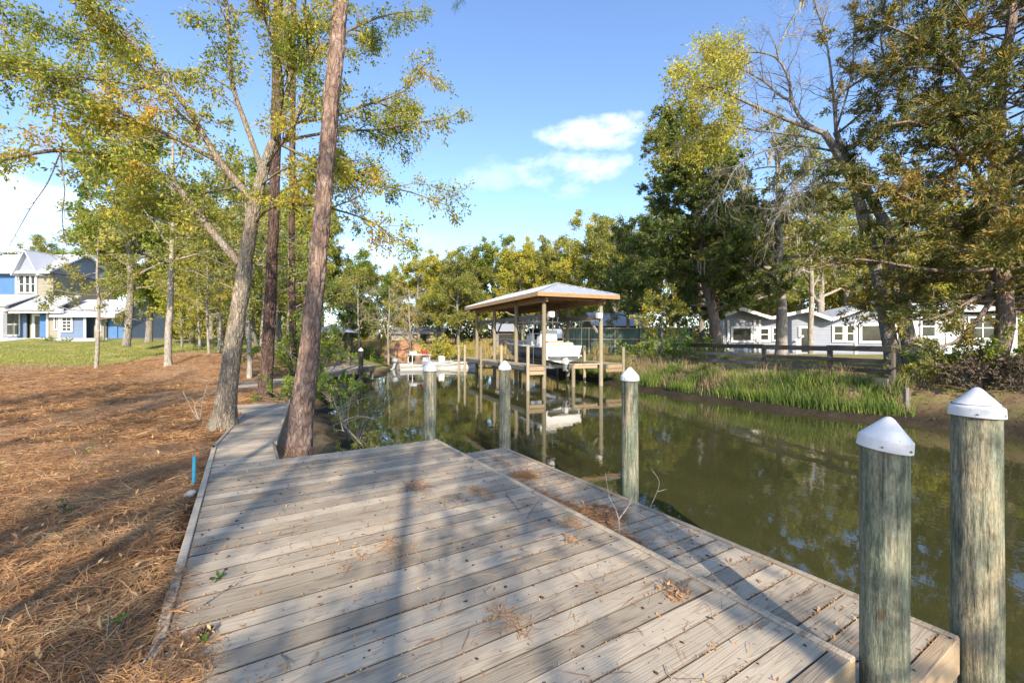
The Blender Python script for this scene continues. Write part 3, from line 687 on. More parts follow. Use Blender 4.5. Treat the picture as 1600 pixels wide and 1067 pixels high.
# ------------------------------------------------------------------ the oak beside the boardwalk
r = np.random.default_rng(11)
oak_b = np.array(P(348, 664, 7.35)); oak_b[2] = gz_at(oak_b[0], oak_b[1]) - .03
wm = MB()
tp = [oak_b] + [P(*q) for q in ((355, 610, 7.4), (366, 530, 7.45), (378, 450, 7.5), (387, 385, 7.55), (398, 320, 7.6), (412, 265, 7.7), (426, 222, 7.8))]
bark_tube(wm, np.array(tp), [.19, .142, .128, .117, .108, .096, .082, .062], 3, 48, (14, 4.5), .014, 16, .30)
LM = [limb([(374, 412, 7.5), (345, 378, 7.45), (312, 337, 7.4), (285, 302, 7.3), (250, 272, 7.2), (200, 252, 7.0), (150, 240, 6.8), (95, 235, 6.6), (40, 242, 6.4), (-25, 258, 6.3)], 0.0754, 0.0180),
      limb([(396, 312, 7.6), (370, 285, 7.6), (345, 255, 7.5), (320, 215, 7.4), (290, 165, 7.2), (255, 120, 7.0), (215, 75, 6.9), (170, 30, 6.8), (110, -30, 6.6)], 0.0697, 0.0180),
      limb([(424, 228, 7.8), (440, 190, 8.0), (452, 120, 8.3), (448, 60, 8.5), (452, -30, 8.8), (470, -120, 9)], 0.0574, 0.0148),
      limb([(410, 268, 7.7), (386, 200, 7.7), (364, 135, 7.6), (358, 60, 7.5), (352, -20, 7.4), (340, -100, 7.3)], 0.0508, 0.0148),
      limb([(397, 348, 7.58), (414, 331, 7.4), (436, 321, 7.25), (480, 320, 7.05), (540, 332, 7.2), (590, 352, 7.4), (622, 380, 7.5)], 0.0328, 0.0082),
      limb([(425, 226, 7.85), (470, 215, 8.0), (530, 205, 8.2), (590, 203, 8.3), (640, 193, 8.4), (700, 186, 8.5)], 0.0369, 0.0082),
      limb([(438, 195, 8.0), (505, 185, 8.3), (571, 165, 8.6), (632, 142, 8.8), (654, 112, 8.9), (676, 90, 9)], 0.0344, 0.0082),
      limb([(428, 220, 7.9), (490, 252, 8.0), (560, 282, 8.1), (640, 300, 8.2), (700, 322, 8.3)], 0.0344, 0.0074),
      limb([(452, 120, 8.3), (520, 62, 8.6), (600, 25, 8.9), (650, 18, 9.1)], 0.0328, 0.0098),
      limb([(345, 255, 7.5), (272, 215, 7.2), (205, 185, 7.0), (130, 140, 6.8), (60, 122, 6.6), (-20, 128, 6.4)], 0.0410, 0.0115),
      limb([(195, 250, 7.0), (169, 214, 6.9), (124, 172, 6.8), (68, 109, 6.7), (0, 38, 6.6), (-50, -20, 6.5)], 0.0295, 0.0098),
      limb([(274, 150, 7.1), (187, 129, 6.9), (86, 120, 6.7), (10, 105, 6.6)], 0.0246, 0.0082),
      limb([(318, 212, 7.4), (268, 165, 7.8), (210, 95, 8.1), (130, 60, 8.4), (40, 30, 8.6)], 0.0328, 0.0098),
      limb([(426, 222, 7.8), (441, 150, 7.3), (432, 85, 6.9), (412, 25, 6.6), (400, -30, 6.4)], .0400, .0100),
      limb([(412, 262, 7.7), (462, 190, 7.2), (482, 110, 6.9), (476, 35, 6.7), (480, -30, 6.6)], .0380, .0100),
      limb([(405, 290, 7.65), (450, 262, 7.3), (500, 262, 7.0), (560, 250, 6.9)], .0260, .0080),
      limb([(385, 290, 7.6), (330, 300, 8.2), (250, 320, 8.8), (170, 330, 9.2)], 0.0262, 0.0082)]
droops = [limb([(95, 237, 6.6), (97, 262, 6.58), (101, 300, 6.55), (97, 340, 6.5), (104, 385, 6.5)], 0.0164, 0.0057),
          limb([(95, 237, 6.6), (75, 285, 6.6), (48, 325, 6.6), (14, 385, 6.6)], 0.0115, 0.0041),
          limb([(185, 248, 7.0), (184, 280, 7.0), (178, 310, 7.0), (182, 345, 7.0)], 0.0098, 0.0033)]
away = P(400, 350, 7.6)
sub = spawn(r, LM, 3.8, 1.10, 48, .014, 5, .14, .10, .20, .10, away=away)
tw = spawn(r, sub, 8.5, .44, 50, .0045, 3, .15, 0, .25, .22) + spawn(r, LM, 5.0, .40, 60, .005, 3, .25, 0, .25, .15)
tw += spawn(r, droops[2:], 3.0, .3, 50, .004, 3, .3, 0, .3, .2)
Pp, D = leaf_spots(r, tw, 34, .06)
keep = (Pp[:, 0] < (745 - CX) / FPX * Pp[:, 1]); Pp, D = Pp[keep], D[keep]
lm = leaf_mesh(r, Pp, D, .068, .42, flat=.4, down=.25)
bare = spawn(r, droops, 3.5, .35, 45, .005, 3, .2, -.2, .25, .1)
tubes(LM + sub + tw + droops + bare, wm)
if 0: print('oak leaves', len(Pp), 'twigs', len(tw))
make_tree('oak_tree', 'forked oak with pale bark and yellowing leaves beside the boardwalk', oak_b, wm, B_OAK, lm, L_OAK)

# ------------------------------------------------------------------ pines
def pine(label, pix, rads, bark, seed, depth=.016, plate=(11, 5.5), top=None, na=52, k=12, needles=True, flare=.12, tip=None):
    r = np.random.default_rng(seed); pts = np.array([P(*q) for q in pix]); pts[0][2] = gz_at(pts[0][0], pts[0][1]) - .06
    mb = bark_tube(MB(), pts, rads, seed, na, plate, depth, k, flare)
    lm = MB()
    if needles:
        hi = pts[-1]; d = unit(pts[-1] - pts[-2]); stem = wander(r, hi, d, 5.0, 6, .04); srad = np.linspace(rads[-1], .03, 7); mb.tube(stem, srad, 10, cap=False)
        br = spawn(r, [(stem, srad)], 5, 2.2, 75, .035, 5, .05, .25, .12); tw = spawn(r, br, 2.6, .6, 45, .01, 3, .35, .25, .2)
        tubes(br + tw, mb); Pp, D = leaf_spots(r, tw, 26, .015, .55); leaf_mesh(r, Pp, D, .20, .035, lm, 0, .9)
    if tip:
        q = limb(tip, .03, .006, 3); mb.tube(q[0], q[1], 6, cap=False); tw = spawn(r, [q], 2.2, .35, 40, .006, 3, .55, 0, .2); tw.append((q[0][-5:], q[1][-5:])); tubes(tw, mb)
        Pp, D = leaf_spots(r, tw, 40, .012, .45); leaf_mesh(r, Pp, D, .15, .03, lm, 0, .9)
    return make_tree('pine_tree', label, pts[0], mb, bark, lm, L_PINE)
pine('tall leaning pine with reddish plated bark at the far edge of the deck',
     [(466, 700, 6.12), (472, 640, 6.13), (482, 560, 6.16), (491, 470, 6.2), (500, 370, 6.25), (509, 270, 6.3), (517, 170, 6.35), (526, 80, 6.4), (534, -10, 6.45), (544, -120, 6.5), (556, -260, 6.6), (566, -400, 6.7)],
     [.170, .146, .134, .115, .109, .106, .104, .102, .099, .096, .092, .088], B_PINE, 21, .018, tip=[(552, -200, 6.55), (610, -150, 6.7), (665, -70, 6.8), (700, -22, 6.9), (722, -2, 6.9)])
pine('dark-barked straight pine behind the boardwalk bend, between oak and leaning pine',
     [(413, 622, 11.6), (419, 540, 11.6), (424, 440, 11.6), (428, 330, 11.6), (431, 200, 11.6), (434, 60, 11.6), (436, -100, 11.6), (438, -300, 11.6)],
     [.175, .14, .13, .123, .117, .11, .10, .09], B_PINED, 22, .022, (12, 4.5), k=9)
pine('slim dark pine further back, seen just left of the leaning pine',
     [(459, 588, 17.0), (457, 480, 17), (456, 360, 17), (457, 220, 17), (458, 60, 17), (460, -120, 17)],
     [.135, .11, .105, .10, .095, .09], B_PINED, 23, .02, (12, 4), k=7, na=32)
# overhanging pine branch tip at the top of the picture
r = np.random.default_rng(4)

# ------------------------------------------------------------------ leaning bare tree on the far bank, twin trunks
r = np.random.default_rng(31); wm = MB()
def trunk_pts(pix): 
    a = np.array([P(*q) for q in pix]); a[0][2] = gz_at(a[0][0], a[0][1]) - .06; return a
t1 = trunk_pts([(1398, 572, 16.0), (1384, 500, 16.0), (1371, 430, 16.0), (1354, 360, 16.0), (1336, 295, 16.0), (1312, 245, 16.0), (1288, 208, 16.0)])
bark_tube(wm, t1, [.25, .20, .185, .172, .155, .135, .105], 6, 36, (14, 3), .03, 8, .25)
t2 = trunk_pts([(1428, 580, 15.6), (1414, 505, 15.7), (1400, 430, 15.8), (1384, 355, 15.8), (1362, 312, 15.9), (1338, 268, 15.9), (1316, 232, 16.0), (1306, 206, 16)])
bark_tube(wm, t2, [.25, .20, .18, .16, .14, .115, .095, .08], 7, 36, (14, 3), .03, 8, .25)
Y = 16.0
LB = [limb([(1290, 210, Y), (1230, 188, Y), (1170, 162, 15.6), (1120, 140, 15.2), (1075, 128, 15)], 0.0806, 0.0186),
      limb([(1288, 208, Y), (1255, 190, Y), (1237, 158, Y), (1233, 126, Y), (1212, 90, Y), (1170, 82, 16.2), (1125, 95, 16.4)], 0.0744, 0.0186),
      limb([(1237, 158, Y), (1220, 150, 16.3), (1191, 126, 16.6), (1149, 105, 17), (1105, 90, 17.2)], 0.0558, 0.0124),
      limb([(1212, 90, Y), (1228, 50, 16.2), (1250, 8, 16.4), (1262, -50, 16.5)], 0.0434, 0.0124),
      limb([(1300, 236, Y), (1250, 228, 15.5), (1195, 236, 15), (1150, 262, 14.6), (1128, 310, 14.4)], 0.0496, 0.0093),
      limb([(1262, 214, Y), (1190, 205, 16.2), (1128, 198, 16.5), (1081, 208, 16.8), (1050, 228, 17)], 0.0496, 0.0093),
      limb([(1306, 206, Y), (1308, 155, Y), (1344, 126, Y), (1381, 103, Y), (1376, 61, Y), (1384, 0, Y), (1390, -60, Y)], 0.0620, 0.0124),
      limb([(1306, 206, Y), (1300, 130, 16.2), (1290, 60, 16.4), (1268, -10, 16.6), (1255, -60, 16.8)], 0.0558, 0.0124),
      limb([(1312, 206, Y), (1335, 187, Y), (1358, 164, 15.6), (1375, 130, 15.2), (1420, 90, 15)], 0.0496, 0.0093),
      limb([(1306, 206, Y), (1330, 120, 16.5), (1335, 40, 17), (1345, -40, 17.2)], 0.0434, 0.0093),
      limb([(1335, 292, Y), (1300, 285, 15.5), (1250, 300, 15), (1210, 345, 14.8), (1195, 400, 14.7)], 0.0372, 0.0074),
      limb([(1312, 245, Y), (1270, 262, 15.3), (1232, 300, 14.9), (1225, 360, 14.8)], 0.0310, 0.0062)]
sub = spawn(r, LB, 5.0, 1.8, 42, .016, 5, .15, .05, .20, .08); tw = spawn(r, sub, 5.0, .80, 42, .012, 4, .15, 0, .22, .12)
tw3 = spawn(r, tw, 3.6, .50, 40, .0085, 3, .2, 0, .2, .1)
tubes(LB + sub, wm); twm = tubes(tw + tw3)
lt = [b for b in tw + tw3 if b[0][0][0] < (1165 - CX) / FPX * b[0][0][1] and b[0][0][2] > 7.4]
Pp, D = leaf_spots(r, lt, 13, .14); lm = leaf_mesh(r, Pp, D, .11, .5, flat=.2)
mo = [along(b[0], r.random())[0] for b in LB for _ in range(2)] + [P(1365, 205, 15.8), P(1362, 210, 15.8)]
mm = moss_mesh(r, mo, .3, 1.1, 6)
if 0: print('bare tree leaves', len(Pp), 'twigs', len(tw) + len(tw3))
lt_e = make_tree('leaning_tree', 'leaning twin-trunked grey tree with nearly bare limbs in front of the white house', (t1[0] + t2[0]) / 2, wm, B_GREY, lm, L_YEL, mm)

for v in twm.v: v -= (t1[0] + t2[0]) / 2
o = twm.build('twigs', B_PALE, lt_e); o['kind'] = 'stuff'
# ------------------------------------------------------------------ cedars
def cedar(label, base, top, rbase, Lmax, prof, seed, leafm, nb=70, tl=.42, per=26, lsize=.16, reach=None, bark=B_CEDAR, tmin=.12, upb=.15, extra=(), droop=.12, sd=2.3):
    r = np.random.default_rng(seed); base = np.array(base, float); top = np.array(top, float); base[2] = gz_at(base[0], base[1]) - .05
    n = 9; st = np.array([base + (top - base) * i / n + r.normal(0, .10, 3) * [1, 1, 0] * (i > 0) for i in range(n + 1)]); rad = np.linspace(rbase, .04, n + 1)
    mb = bark_tube(MB(), st, rad, seed, 28, (10, 2), .025, 4, .25)
    br = []
    for i in range(nb):
        t = tmin + (.99 - tmin) * (i + r.random()) / nb; p, d = along(st, t); a = i * 2.4 + r.normal(0, .35)
        L = Lmax * np.interp(t, prof[0], prof[1]) * r.uniform(.7, 1.15)
        nd = np.array([cos(a), sin(a), upb + .5 * (t - .3)]); q = wander(r, p, nd, L, 6, .13, droop); q[:, 2] += np.linspace(0, 1, 7) ** 2 * L * .08
        br.append((q, np.linspace(max(.012, rad[0] * .28 * (1 - .7 * t)), .008, 7)))
    for q in extra:
        pts = np.array([P(*z) for z in q]); pp, _ = smooth_pts(pts, np.ones(len(pts)), 2); br.append((pp, np.linspace(.07, .012, len(pp))))
    sub = spawn(r, br, sd, .95, 48, .014, 4, .12, .18, .2, .05); tw = spawn(r, sub, 4.2, tl, 45, .005, 2, .05, .22, .2, 0) + spawn(r, br, 1.6, tl, 50, .005, 2, .3, .25, .2, 0)
    tubes(br, mb); tubes(sub, mb, 1.0)
    Pp, D = leaf_spots(r, tw, per, .05, 0.0); lm = leaf_mesh(r, Pp, D, lsize, .30, flat=.25, dirmix=1.3)
    if 0: print('cedar', len(tw), len(Pp))
    return make_tree('cedar_tree', label, base, mb, bark, lm, leafm)
cedar('dense dark cedar standing tall just left of the white house', P(1122, 552, 26.0), P(1062, 185, 26.0), .32, 4.7,
      ([0, .12, .3, .5, .75, 1], [.5, .8, 1.0, .92, .62, .22]), 41, L_CEDAR, 115, .62, 46, .19, tmin=.17, upb=.30, sd=2.8)
cedar('big spreading cedar with rusty-tinged foliage filling the right edge', P(1549, 585, 12.2), P(1590, -260, 12.2), .20, 4.5,
      ([0, .10, .22, .4, .7, 1], [.35, .70, .85, 1.0, .9, .45]), 42, L_RUST, 140, .46, 46, .115, tmin=.12, upb=.10, sd=3.2,
      extra=([(1550, 420, 12.2), (1480, 425, 11.8), (1410, 415, 11.6), (1340, 405, 11.5), (1275, 420, 11.4)],
             [(1548, 380, 12.2), (1470, 340, 11.6), (1400, 300, 11.3), (1335, 285, 11.2)],
             [(1550, 300, 12.2), (1480, 220, 11.6), (1420, 190, 11.3), (1360, 205, 11.2)],
             [(1549, 450, 12.2), (1500, 480, 11.9), (1450, 500, 11.6), (1400, 495, 11.4)],
             [(1549, 470, 12.2), (1520, 510, 11.6), (1490, 535, 11.2), (1455, 545, 11.0)],
             [(1555, 200, 12.2), (1490, 100, 11.8), (1430, 60, 11.5), (1385, 40, 11.4)]))

# ------------------------------------------------------------------ other trees placed by hand: a general broadleaf builder
def broadleaf(name, label, base, H, rb, bark, leafm, seed, lean=(0, 0), clear=.35, crown=.32, nb=16, per=10, lsize=.14, sub_d=2.2, tw_d=4.0, moss=0, group=None, twl=.55, up=.35, jit=.06, base_z=None):
    r = np.random.default_rng(seed); base = np.array(base, float); base[2] = gz_at(base[0], base[1]) - .05 if base_z is None else base_z
    n = 8; top = base + np.array([lean[0], lean[1], H]); w = np.cumsum(r.normal(0, .035 * H / 8, (n + 1, 2)), 0); w[0] = 0
    st = np.array([base + (top - base) * i / n + np.array([w[i][0], w[i][1], 0]) for i in range(n + 1)]); rad = rb * np.linspace(1, .12, n + 1) ** .8
    sp, sr = smooth_pts(st, rad, 3); sr[0] *= 1.25
    mb = MB(); mb.tube(sp, sr, 12, cap=False); br = []
    for i in range(nb):
        t = clear + (.97 - clear) * (i + r.random()) / nb; p, d = along(st, t); a = i * 2.4 + r.normal(0, .4)
        L = H * crown * r.uniform(.65, 1.2) * (1.0 - .55 * max(0, (t - .45) / .55)); nd = np.array([cos(a), sin(a), up + r.uniform(-.1, .4)])
        br.append((wander(r, p, nd, L, 6, .16, .05), np.linspace(max(.012, np.interp(t, np.linspace(0, 1, n + 1), rad) * .55), .010, 7)))
    sub = spawn(r, br, sub_d, H * crown * .42, 48, .018 * H / 10, 4, .18, .10, .22, .06); tw = spawn(r, sub, tw_d, twl, 48, .006, 3, .1, .03, .22, .08)
    tubes(br + sub, mb); tubes(tw, mb, 1)
    Pp, D = leaf_spots(r, tw, per, jit); lm = leaf_mesh(r, Pp, D, lsize, .5, flat=.25)
    mm = moss_mesh(r, [along(b[0], r.uniform(.2, 1))[0] for b in (br + sub) if r.random() < moss], .5, 1.6, 6, w=.03) if moss else None
    return make_tree(name, label, base, mb, bark, lm, leafm, mm, group)

# ------------------------------------------------------------------ trees behind the viewer that throw the shade on deck and straw
r = np.random.default_rng(77)
SH = 'trees behind the viewer that shade the deck'
def shade(label, x, y, H, rb, seed, lean, clear, crown, nb=15, per=30):
    broadleaf('slim_oak', label, (x, y, 0), H, rb, B_OAK, L_OAK, seed, lean, clear, crown, nb, per, .10, 3.0, 5.0, group=SH, twl=.45, jit=.10)
shade('slim oak behind the viewer whose straight trunk shadow crosses the deck', .95, -6.2, 8.8, .085, 61, (-.1, 0), .58, .27, 14, 28)
shade('slim oak behind the viewer whose shadow slants across the left of the deck', .35, -7.4, 9.2, .10, 62, (-.75, .4), .54, .26, 13, 26)
shade('leafy oak behind the viewer shading the near pine straw', -2.2, -6.5, 7.6, .12, 63, (.2, 0), .60, .24, 10, 20)
shade('leafy oak behind the viewer shading the straw further left', -5.6, -4.0, 9.6, .14, 64, (.2, 0), .55, .24, 12, 20)
shade('oak behind the viewer shading the boardwalk', -1.7, -3.0, 9.0, .09, 66, (-.2, .2), .56, .26, 14, 28)
shade('oak behind the viewer left of the others, shading the open straw', -8.6, -2.0, 9.0, .13, 69, (.1, 0), .55, .24, 12, 20)
shade('oak behind the viewer at the water side, shading the lower dock', 2.5, -4.8, 7.6, .10, 68, (-.1, .2), .44, .28, 14, 20)
# ------------------------------------------------------------------ boathouse on the far bank
BH_A = math.atan2(.40, .917); BO = (1.43, 19.4)
BW = 'wooden hip-roofed boathouse standing over the water with a boat lift inside'
bh = empty('boathouse', (BO[0], BO[1], WATER), BH_A, BW, 'boathouse'); zb = -WATER     # local z = world z + .75
def rpost(parent, x, y, z0, z1, rr, mat=W_POST, name='post', seed=0):
    m = MB(); m.tube([(0, 0, z0), (0, 0, (z0 + z1) / 2), (0, 0, z1)], [rr * 1.06, rr, rr * .96], 12); return m.build(name, mat, parent, (x, y, 0), smooth=False)
for i, yy in enumerate((0, 3.05, 6.1, 9.2)):
    rpost(bh, 0, yy, -1.2, 3.42 + zb, .098); rpost(bh, 3.05, yy, -1.2, 3.42 + zb, .098)
EZ = 3.50 + zb; x0, x1, y0, y1 = -.60, 3.68, -.60, 9.85; RZ = 4.20 + zb; rx = (x0 + x1) / 2; ra, rb_ = y0 + 2.15, y1 - 2.15
def roof_plane(pts, ribdir, name):
    """pts: eave a, eave b, ridge c, (ridge d): sheet with standing ribs"""
    pts = [np.array(p, float) for p in pts]; mb = MB(); k = len(pts); nrm_ = unit(np.cross(pts[1] - pts[0], pts[2] - pts[0])); nrm_ = nrm_ if nrm_[2] > 0 else -nrm_
    V = [p + nrm_ * .012 for p in pts] + [p - nrm_ * .012 for p in pts]; Q = [[i, (i + 1) % k, k + (i + 1) % k, k + i] for i in range(k)]
    if k == 4: mb.add(V, Q + [[0, 1, 2, 3], [7, 6, 5, 4]])
    else: mb.add(V, Q, [[0, 1, 2], [5, 4, 3]])
    a, b = pts[0], pts[1]; e = b - a; L = np.linalg.norm(e); up = unit(ribdir); nn = int(L / .30)
    for i in range(1, nn):
        p = a + e * i / nn; # run up until leaving the polygon
        f = i / nn
        if k == 3: h = min(f, 1 - f) * 2
        else:
            fa = np.dot(pts[3] - a, e) / L / L; fb = np.dot(pts[2] - a, e) / L / L; h = min(1, f / fa if f < fa else 1, (1 - f) / (1 - fb) if f > fb else 1)
        top = (pts[2] if k == 3 else pts[2]); slope = np.linalg.norm((top - a) - unit(e) * np.dot(top - a, unit(e)))
        mb.beam(p + nrm_ * .022, p + up * slope * h * .985 + nrm_ * .022, .035, .03, nrm_)
    return mb.build(name, M_GALV, bh)
A_, B_, C_, D_ = (x0, y0, EZ), (x1, y0, EZ), (x1, y1, EZ), (x0, y1, EZ); R1, R2 = (rx, ra, RZ), (rx, rb_, RZ)
roof_plane([A_, B_, R1], np.array(R1) - [rx, y0, EZ], 'roof_panel')
roof_plane([C_, D_, R2], np.array(R2) - [rx, y1, EZ], 'roof_panel')
roof_plane([D_, A_, R1, R2], np.array([rx - x0, 0, RZ - EZ]), 'roof_panel')
roof_plane([B_, C_, R2, R1], np.array([rx - x1, 0, RZ - EZ]), 'roof_panel')
for p, q in ((A_, R1), (B_, R1), (C_, R2), (D_, R2), (R1, R2)):
    m = MB(); m.beam(np.array(p) + [0, 0, .03], np.array(q) + [0, 0, .035], .14, .02); m.build('ridge_cap', M_GALV, bh)
for p, q in ((A_, B_), (B_, C_), (C_, D_), (D_, A_)):
    m = MB(); m.beam(np.array(p) - [0, 0, .10], np.array(q) - [0, 0, .10], .04, .17); m.build('fascia', W_ROOFT, bh)
for xx in (0, 3.05):
    m = MB(); m.beam((xx, -.3, EZ - .26), (xx, 9.5, EZ - .26), .10, .24); m.build('top_beam', W_ROOFT, bh)
for yy in (0.13, 9.07):
    m = MB(); m.beam((-.2, yy, EZ - .13), (3.25, yy, EZ - .13), .10, .22); m.build('top_beam', W_ROOFT, bh)
for i in range(16):
    yy = -.35 + i * .655
    zr = min(1, (yy - y0) / 2.15, (y1 - yy) / 2.15)
    for sx in (-1, 1):
        xe = x0 if sx < 0 else x1; m = MB(); m.beam((xe, yy, EZ - .07), (xe + (rx - xe) * zr, yy, EZ - .07 + (RZ - EZ) * zr), .045, .13); m.build('rafter', W_ROOFT, bh)
    if i % 2: m = MB(); m.beam((-.1, yy, EZ - .06), (3.15, yy, EZ - .06), .04, .10); m.build('ceiling_joist', W_ROOFT, bh)
# lift beams, motors, cables, cradle
for xx in (.16, 2.89):
    m = MB(); m.beam((xx, -.12, 2.5 + zb), (xx, 9.2, 2.5 + zb), .10, .20); m.build('lift_beam', W_GREY, bh)
    bx('lift_motor', (xx + (.10 if xx < 1 else -.08), -.2, 2.55 + zb), (.24, .26, .26), M_WHITE, bh, .03)
    m = MB(); m.tube([(xx + .06 * (1 if xx < 1 else -1), .1, 2.36 + zb), (xx + .06 * (1 if xx < 1 else -1), 9.0, 2.36 + zb)], .025, 8); m.build('drive_pipe', M_ALU, bh)
    for yy in (1.6, 6.2):
        m = MB(); m.tube([(xx + .1, yy, 2.4 + zb), (xx + .1, yy, .22 + zb)], .008, 5); m.build('lift_cable', M_ALU, bh)
    for yy, dy_ in ((0, .75), (3.05, .75), (3.05, -.75), (6.1, .75), (6.1, -.75), (9.2, -.75)):
        m = MB(); m.beam((xx, yy + .06 * np.sign(dy_), 1.78 + zb), (xx, yy + dy_, 2.42 + zb), .05, .11); m.build('knee_brace', W_POST, bh)
for yy in (1.6, 6.2): m = MB(); m.beam((.1, yy, .10 + zb), (2.95, yy, .10 + zb), .12, .16); m.build('cradle_beam', M_ALU, bh)
for xx in (.95, 2.1): m = MB(); m.beam((xx, 1.2, .22 + zb), (xx, 6.8, .22 + zb), .12, .08); m.build('bunk_board', W_GREY, bh)

# docks round the boathouse
def side_dock(name, label, xa, xb, ya, yb, posts, z=.30):
    e = empty(name, bh.matrix_basis @ Vector(((xa + xb) / 2, ya, zb + z)) if False else (BO[0] + cos(BH_A) * (xa + xb) / 2 - sin(BH_A) * ya, BO[1] + sin(BH_A) * (xa + xb) / 2 + cos(BH_A) * ya, z), BH_A, label, 'dock')
    w = xb - xa; planked(e, w, 0, yb - ya, .147, -w / 2, W_DECK if w < 2 else W_GREY, seeds=4, th=.04)
    for sx in (-1, 1): bx('fascia', (sx * (w / 2 - .02), (yb - ya) / 2, -.13), (.045, yb - ya - .01, .18), W_GREY, e)
    bx('end_fascia', (0, .02, -.13), (w - .1, .045, .18), W_TAN, e); bx('cross_beam', (0, .07, -.32), (w, .05, .16), W_TAN, e)
    for (px_, py_, top) in posts:
        rpost(e, px_ - (xa + xb) / 2, py_ - ya, -2.1, top - z, .075)
    return e
side_dock('boathouse_dock', 'side dock with short posts along the left of the boathouse', -.95, -.12, -.35, 9.9, [(-1.0, -.42, 1.16), (-1.0, 2.6, 1.15), (-1.0, 5.6, 1.1), (-1.0, 8.6, 1.1), (-1.0, 9.9, 1.1), (-.95, 9.95, .9)])
side_dock('boathouse_dock', 'short dock section by the bank right of the boathouse', 3.2, 4.15, -.25, 6.5, [(4.2, -.2, 1.05), (4.2, 3.2, 1.1), (3.3, 1.8, 1.05), (4.2, 6.2, 1.0)])
e = empty('lift_guide_walk', (BO[0] + cos(BH_A) * 2.3 - sin(BH_A) * .0, BO[1] + sin(BH_A) * 2.3, .28), BH_A, 'low cross walkway in front of the lifted boat', 'walkway')
bx('plank', (.05, .02, 0), (1.55, .14, .05), W_DECK, e); bx('plank', (.05, .17, 0), (1.55, .14, .05), W_DECK, e); bx('cross_beam', (-.1, .02, -.11), (1.3, .05, .16), W_TAN, e); rpost(e, -.72, .09, -2.0, -.03, .09)

# ------------------------------------------------------------------ the lifted boat
def boat_hull(e, L, B, zk, zs, side, bottom=M_GEL, cap=M_GEL, floor=.35, bowrise=.30, blunt=.0, gun=.16):
    ns = 15; ys = np.linspace(0, 1, ns)
    hb = B / 2 * np.clip(1 - np.clip((ys - .45) / .55, 0, 1) ** 2.2, blunt, 1); cb = hb * np.interp(ys, [0, .5, 1], [.86, .82, .35])
    kz = zk + (zs - zk) * .62 * np.clip((ys - .62) / .38, 0, 1) ** 2; cz = zk + .20 + (zs - zk) * .55 * np.clip((ys - .5) / .5, 0, 1) ** 1.6; sz = zs + bowrise * ys ** 2
    Yv = ys * L; sheer = lambda s: np.stack([s * hb, Yv, sz], 1); chine = lambda s: np.stack([s * cb, Yv, cz], 1); keel = np.stack([0 * hb, Yv, kz], 1)
    def strip(a, b, name, mat, smooth=True):
        m = MB(); n = len(a); m.add(np.vstack([a, b]), [[i, i + 1, n + i + 1, n + i] for i in range(n - 1)]); o = m.build(name, mat, e, smooth=smooth); fix_normals(o.data); return o
    for s in (-1, 1):
        sd = MB(); mid = (sheer(s) * .45 + chine(s) * .55) + np.array([s * .05, 0, 0]) * (hb[:, None] / (B / 2)); n = ns
        sd.add(np.vstack([sheer(s), mid, chine(s)]), [[k * n + i, k * n + i + 1, (k + 1) * n + i + 1, (k + 1) * n + i] for k in (0, 1) for i in range(n - 1)])
        sd.build('hull_side', side, e, smooth=True); strip(chine(s), keel, 'hull_bottom', bottom)
        inn = sheer(s) * [1, 1, 1]; inn[:, 0] = s * np.maximum(hb - gun, 0); m = MB(); up_ = sheer(s) + [0, 0, .05]; inu = inn + [0, 0, .05]; lo = inn.copy(); lo[:, 2] = np.minimum(zk + floor, lo[:, 2])
        m.add(np.vstack([sheer(s) + [s * .03, 0, -.03], up_ + [s * .03, 0, 0], inu, lo]), [[k * n + i, k * n + i + 1, (k + 1) * n + i + 1, (k + 1) * n + i] for k in range(3) for i in range(n - 1)]); m.build('gunwale', cap, e, smooth=False)
    m = MB(); lo = np.maximum(hb - gun, 0); m.add(np.vstack([np.stack([-lo, Yv, 0 * Yv + zk + floor], 1), np.stack([lo, Yv, 0 * Yv + zk + floor], 1)]), [[i, i + 1, ns + i + 1, ns + i] for i in range(ns - 1)]); m.build('cockpit_floor', cap, e)
    m = MB(); m.prism([(-hb[0], sz[0] + .05), (-cb[0], cz[0]), (0, kz[0]), (cb[0], cz[0]), (hb[0], sz[0] + .05)], -.03, .03); o = m.build('transom', bottom, e); fix_normals(o.data)
    return hb, sz
bp = (BO[0] + cos(BH_A) * 1.52 - sin(BH_A) * 1.0, BO[1] + sin(BH_A) * 1.52 + cos(BH_A) * 1.0)
boat = empty('fishing_boat', (bp[0], bp[1], .29), BH_A, 'navy and white centre-console boat raised on the lift inside the boathouse', 'boat')
boat_hull(boat, 6.9, 2.15, 0, .80, M_NAVY, floor=.40, bowrise=.32)
bx('engine_box', (0, .42, .82), (1.5, .62, .36), M_GEL, boat, .08)
for sx in (-.38, .36): bx('seat_cushion', (sx, .10, .83), (.60, .07, .16), M_TANV, boat, .03)
bx('lounge_pad', (-.2, .48, 1.04), (.85, .5, .09), M_TANV, boat, .04)
con = bx('console', (0, 2.7, .95), (.95, .85, 1.05), M_GEL, boat, .12)
ws = bx('windshield', (0, .25, .62), (.86, .03, .34), M_GLASS, con, .01, (radians(25), 0, 0)); bx('dash', (0, -.40, .34), (.7, .12, .28), M_BLACK, con, .02)
m = MB(); m.tube([(.19 * cos(a), -.50 + .02 * sin(a), .28 + .19 * sin(a)) for a in np.linspace(0, 2 * pi, 20)], .014, 6, cap=False); m.build('steering_wheel', M_BLACK, con)
bx('helm_seat', (0, 1.55, .95), (1.0, .5, .85), M_GEL, boat, .08); bx('seat_back', (0, 1.38, 1.45), (.95, .10, .30), M_GEL, boat, .04)
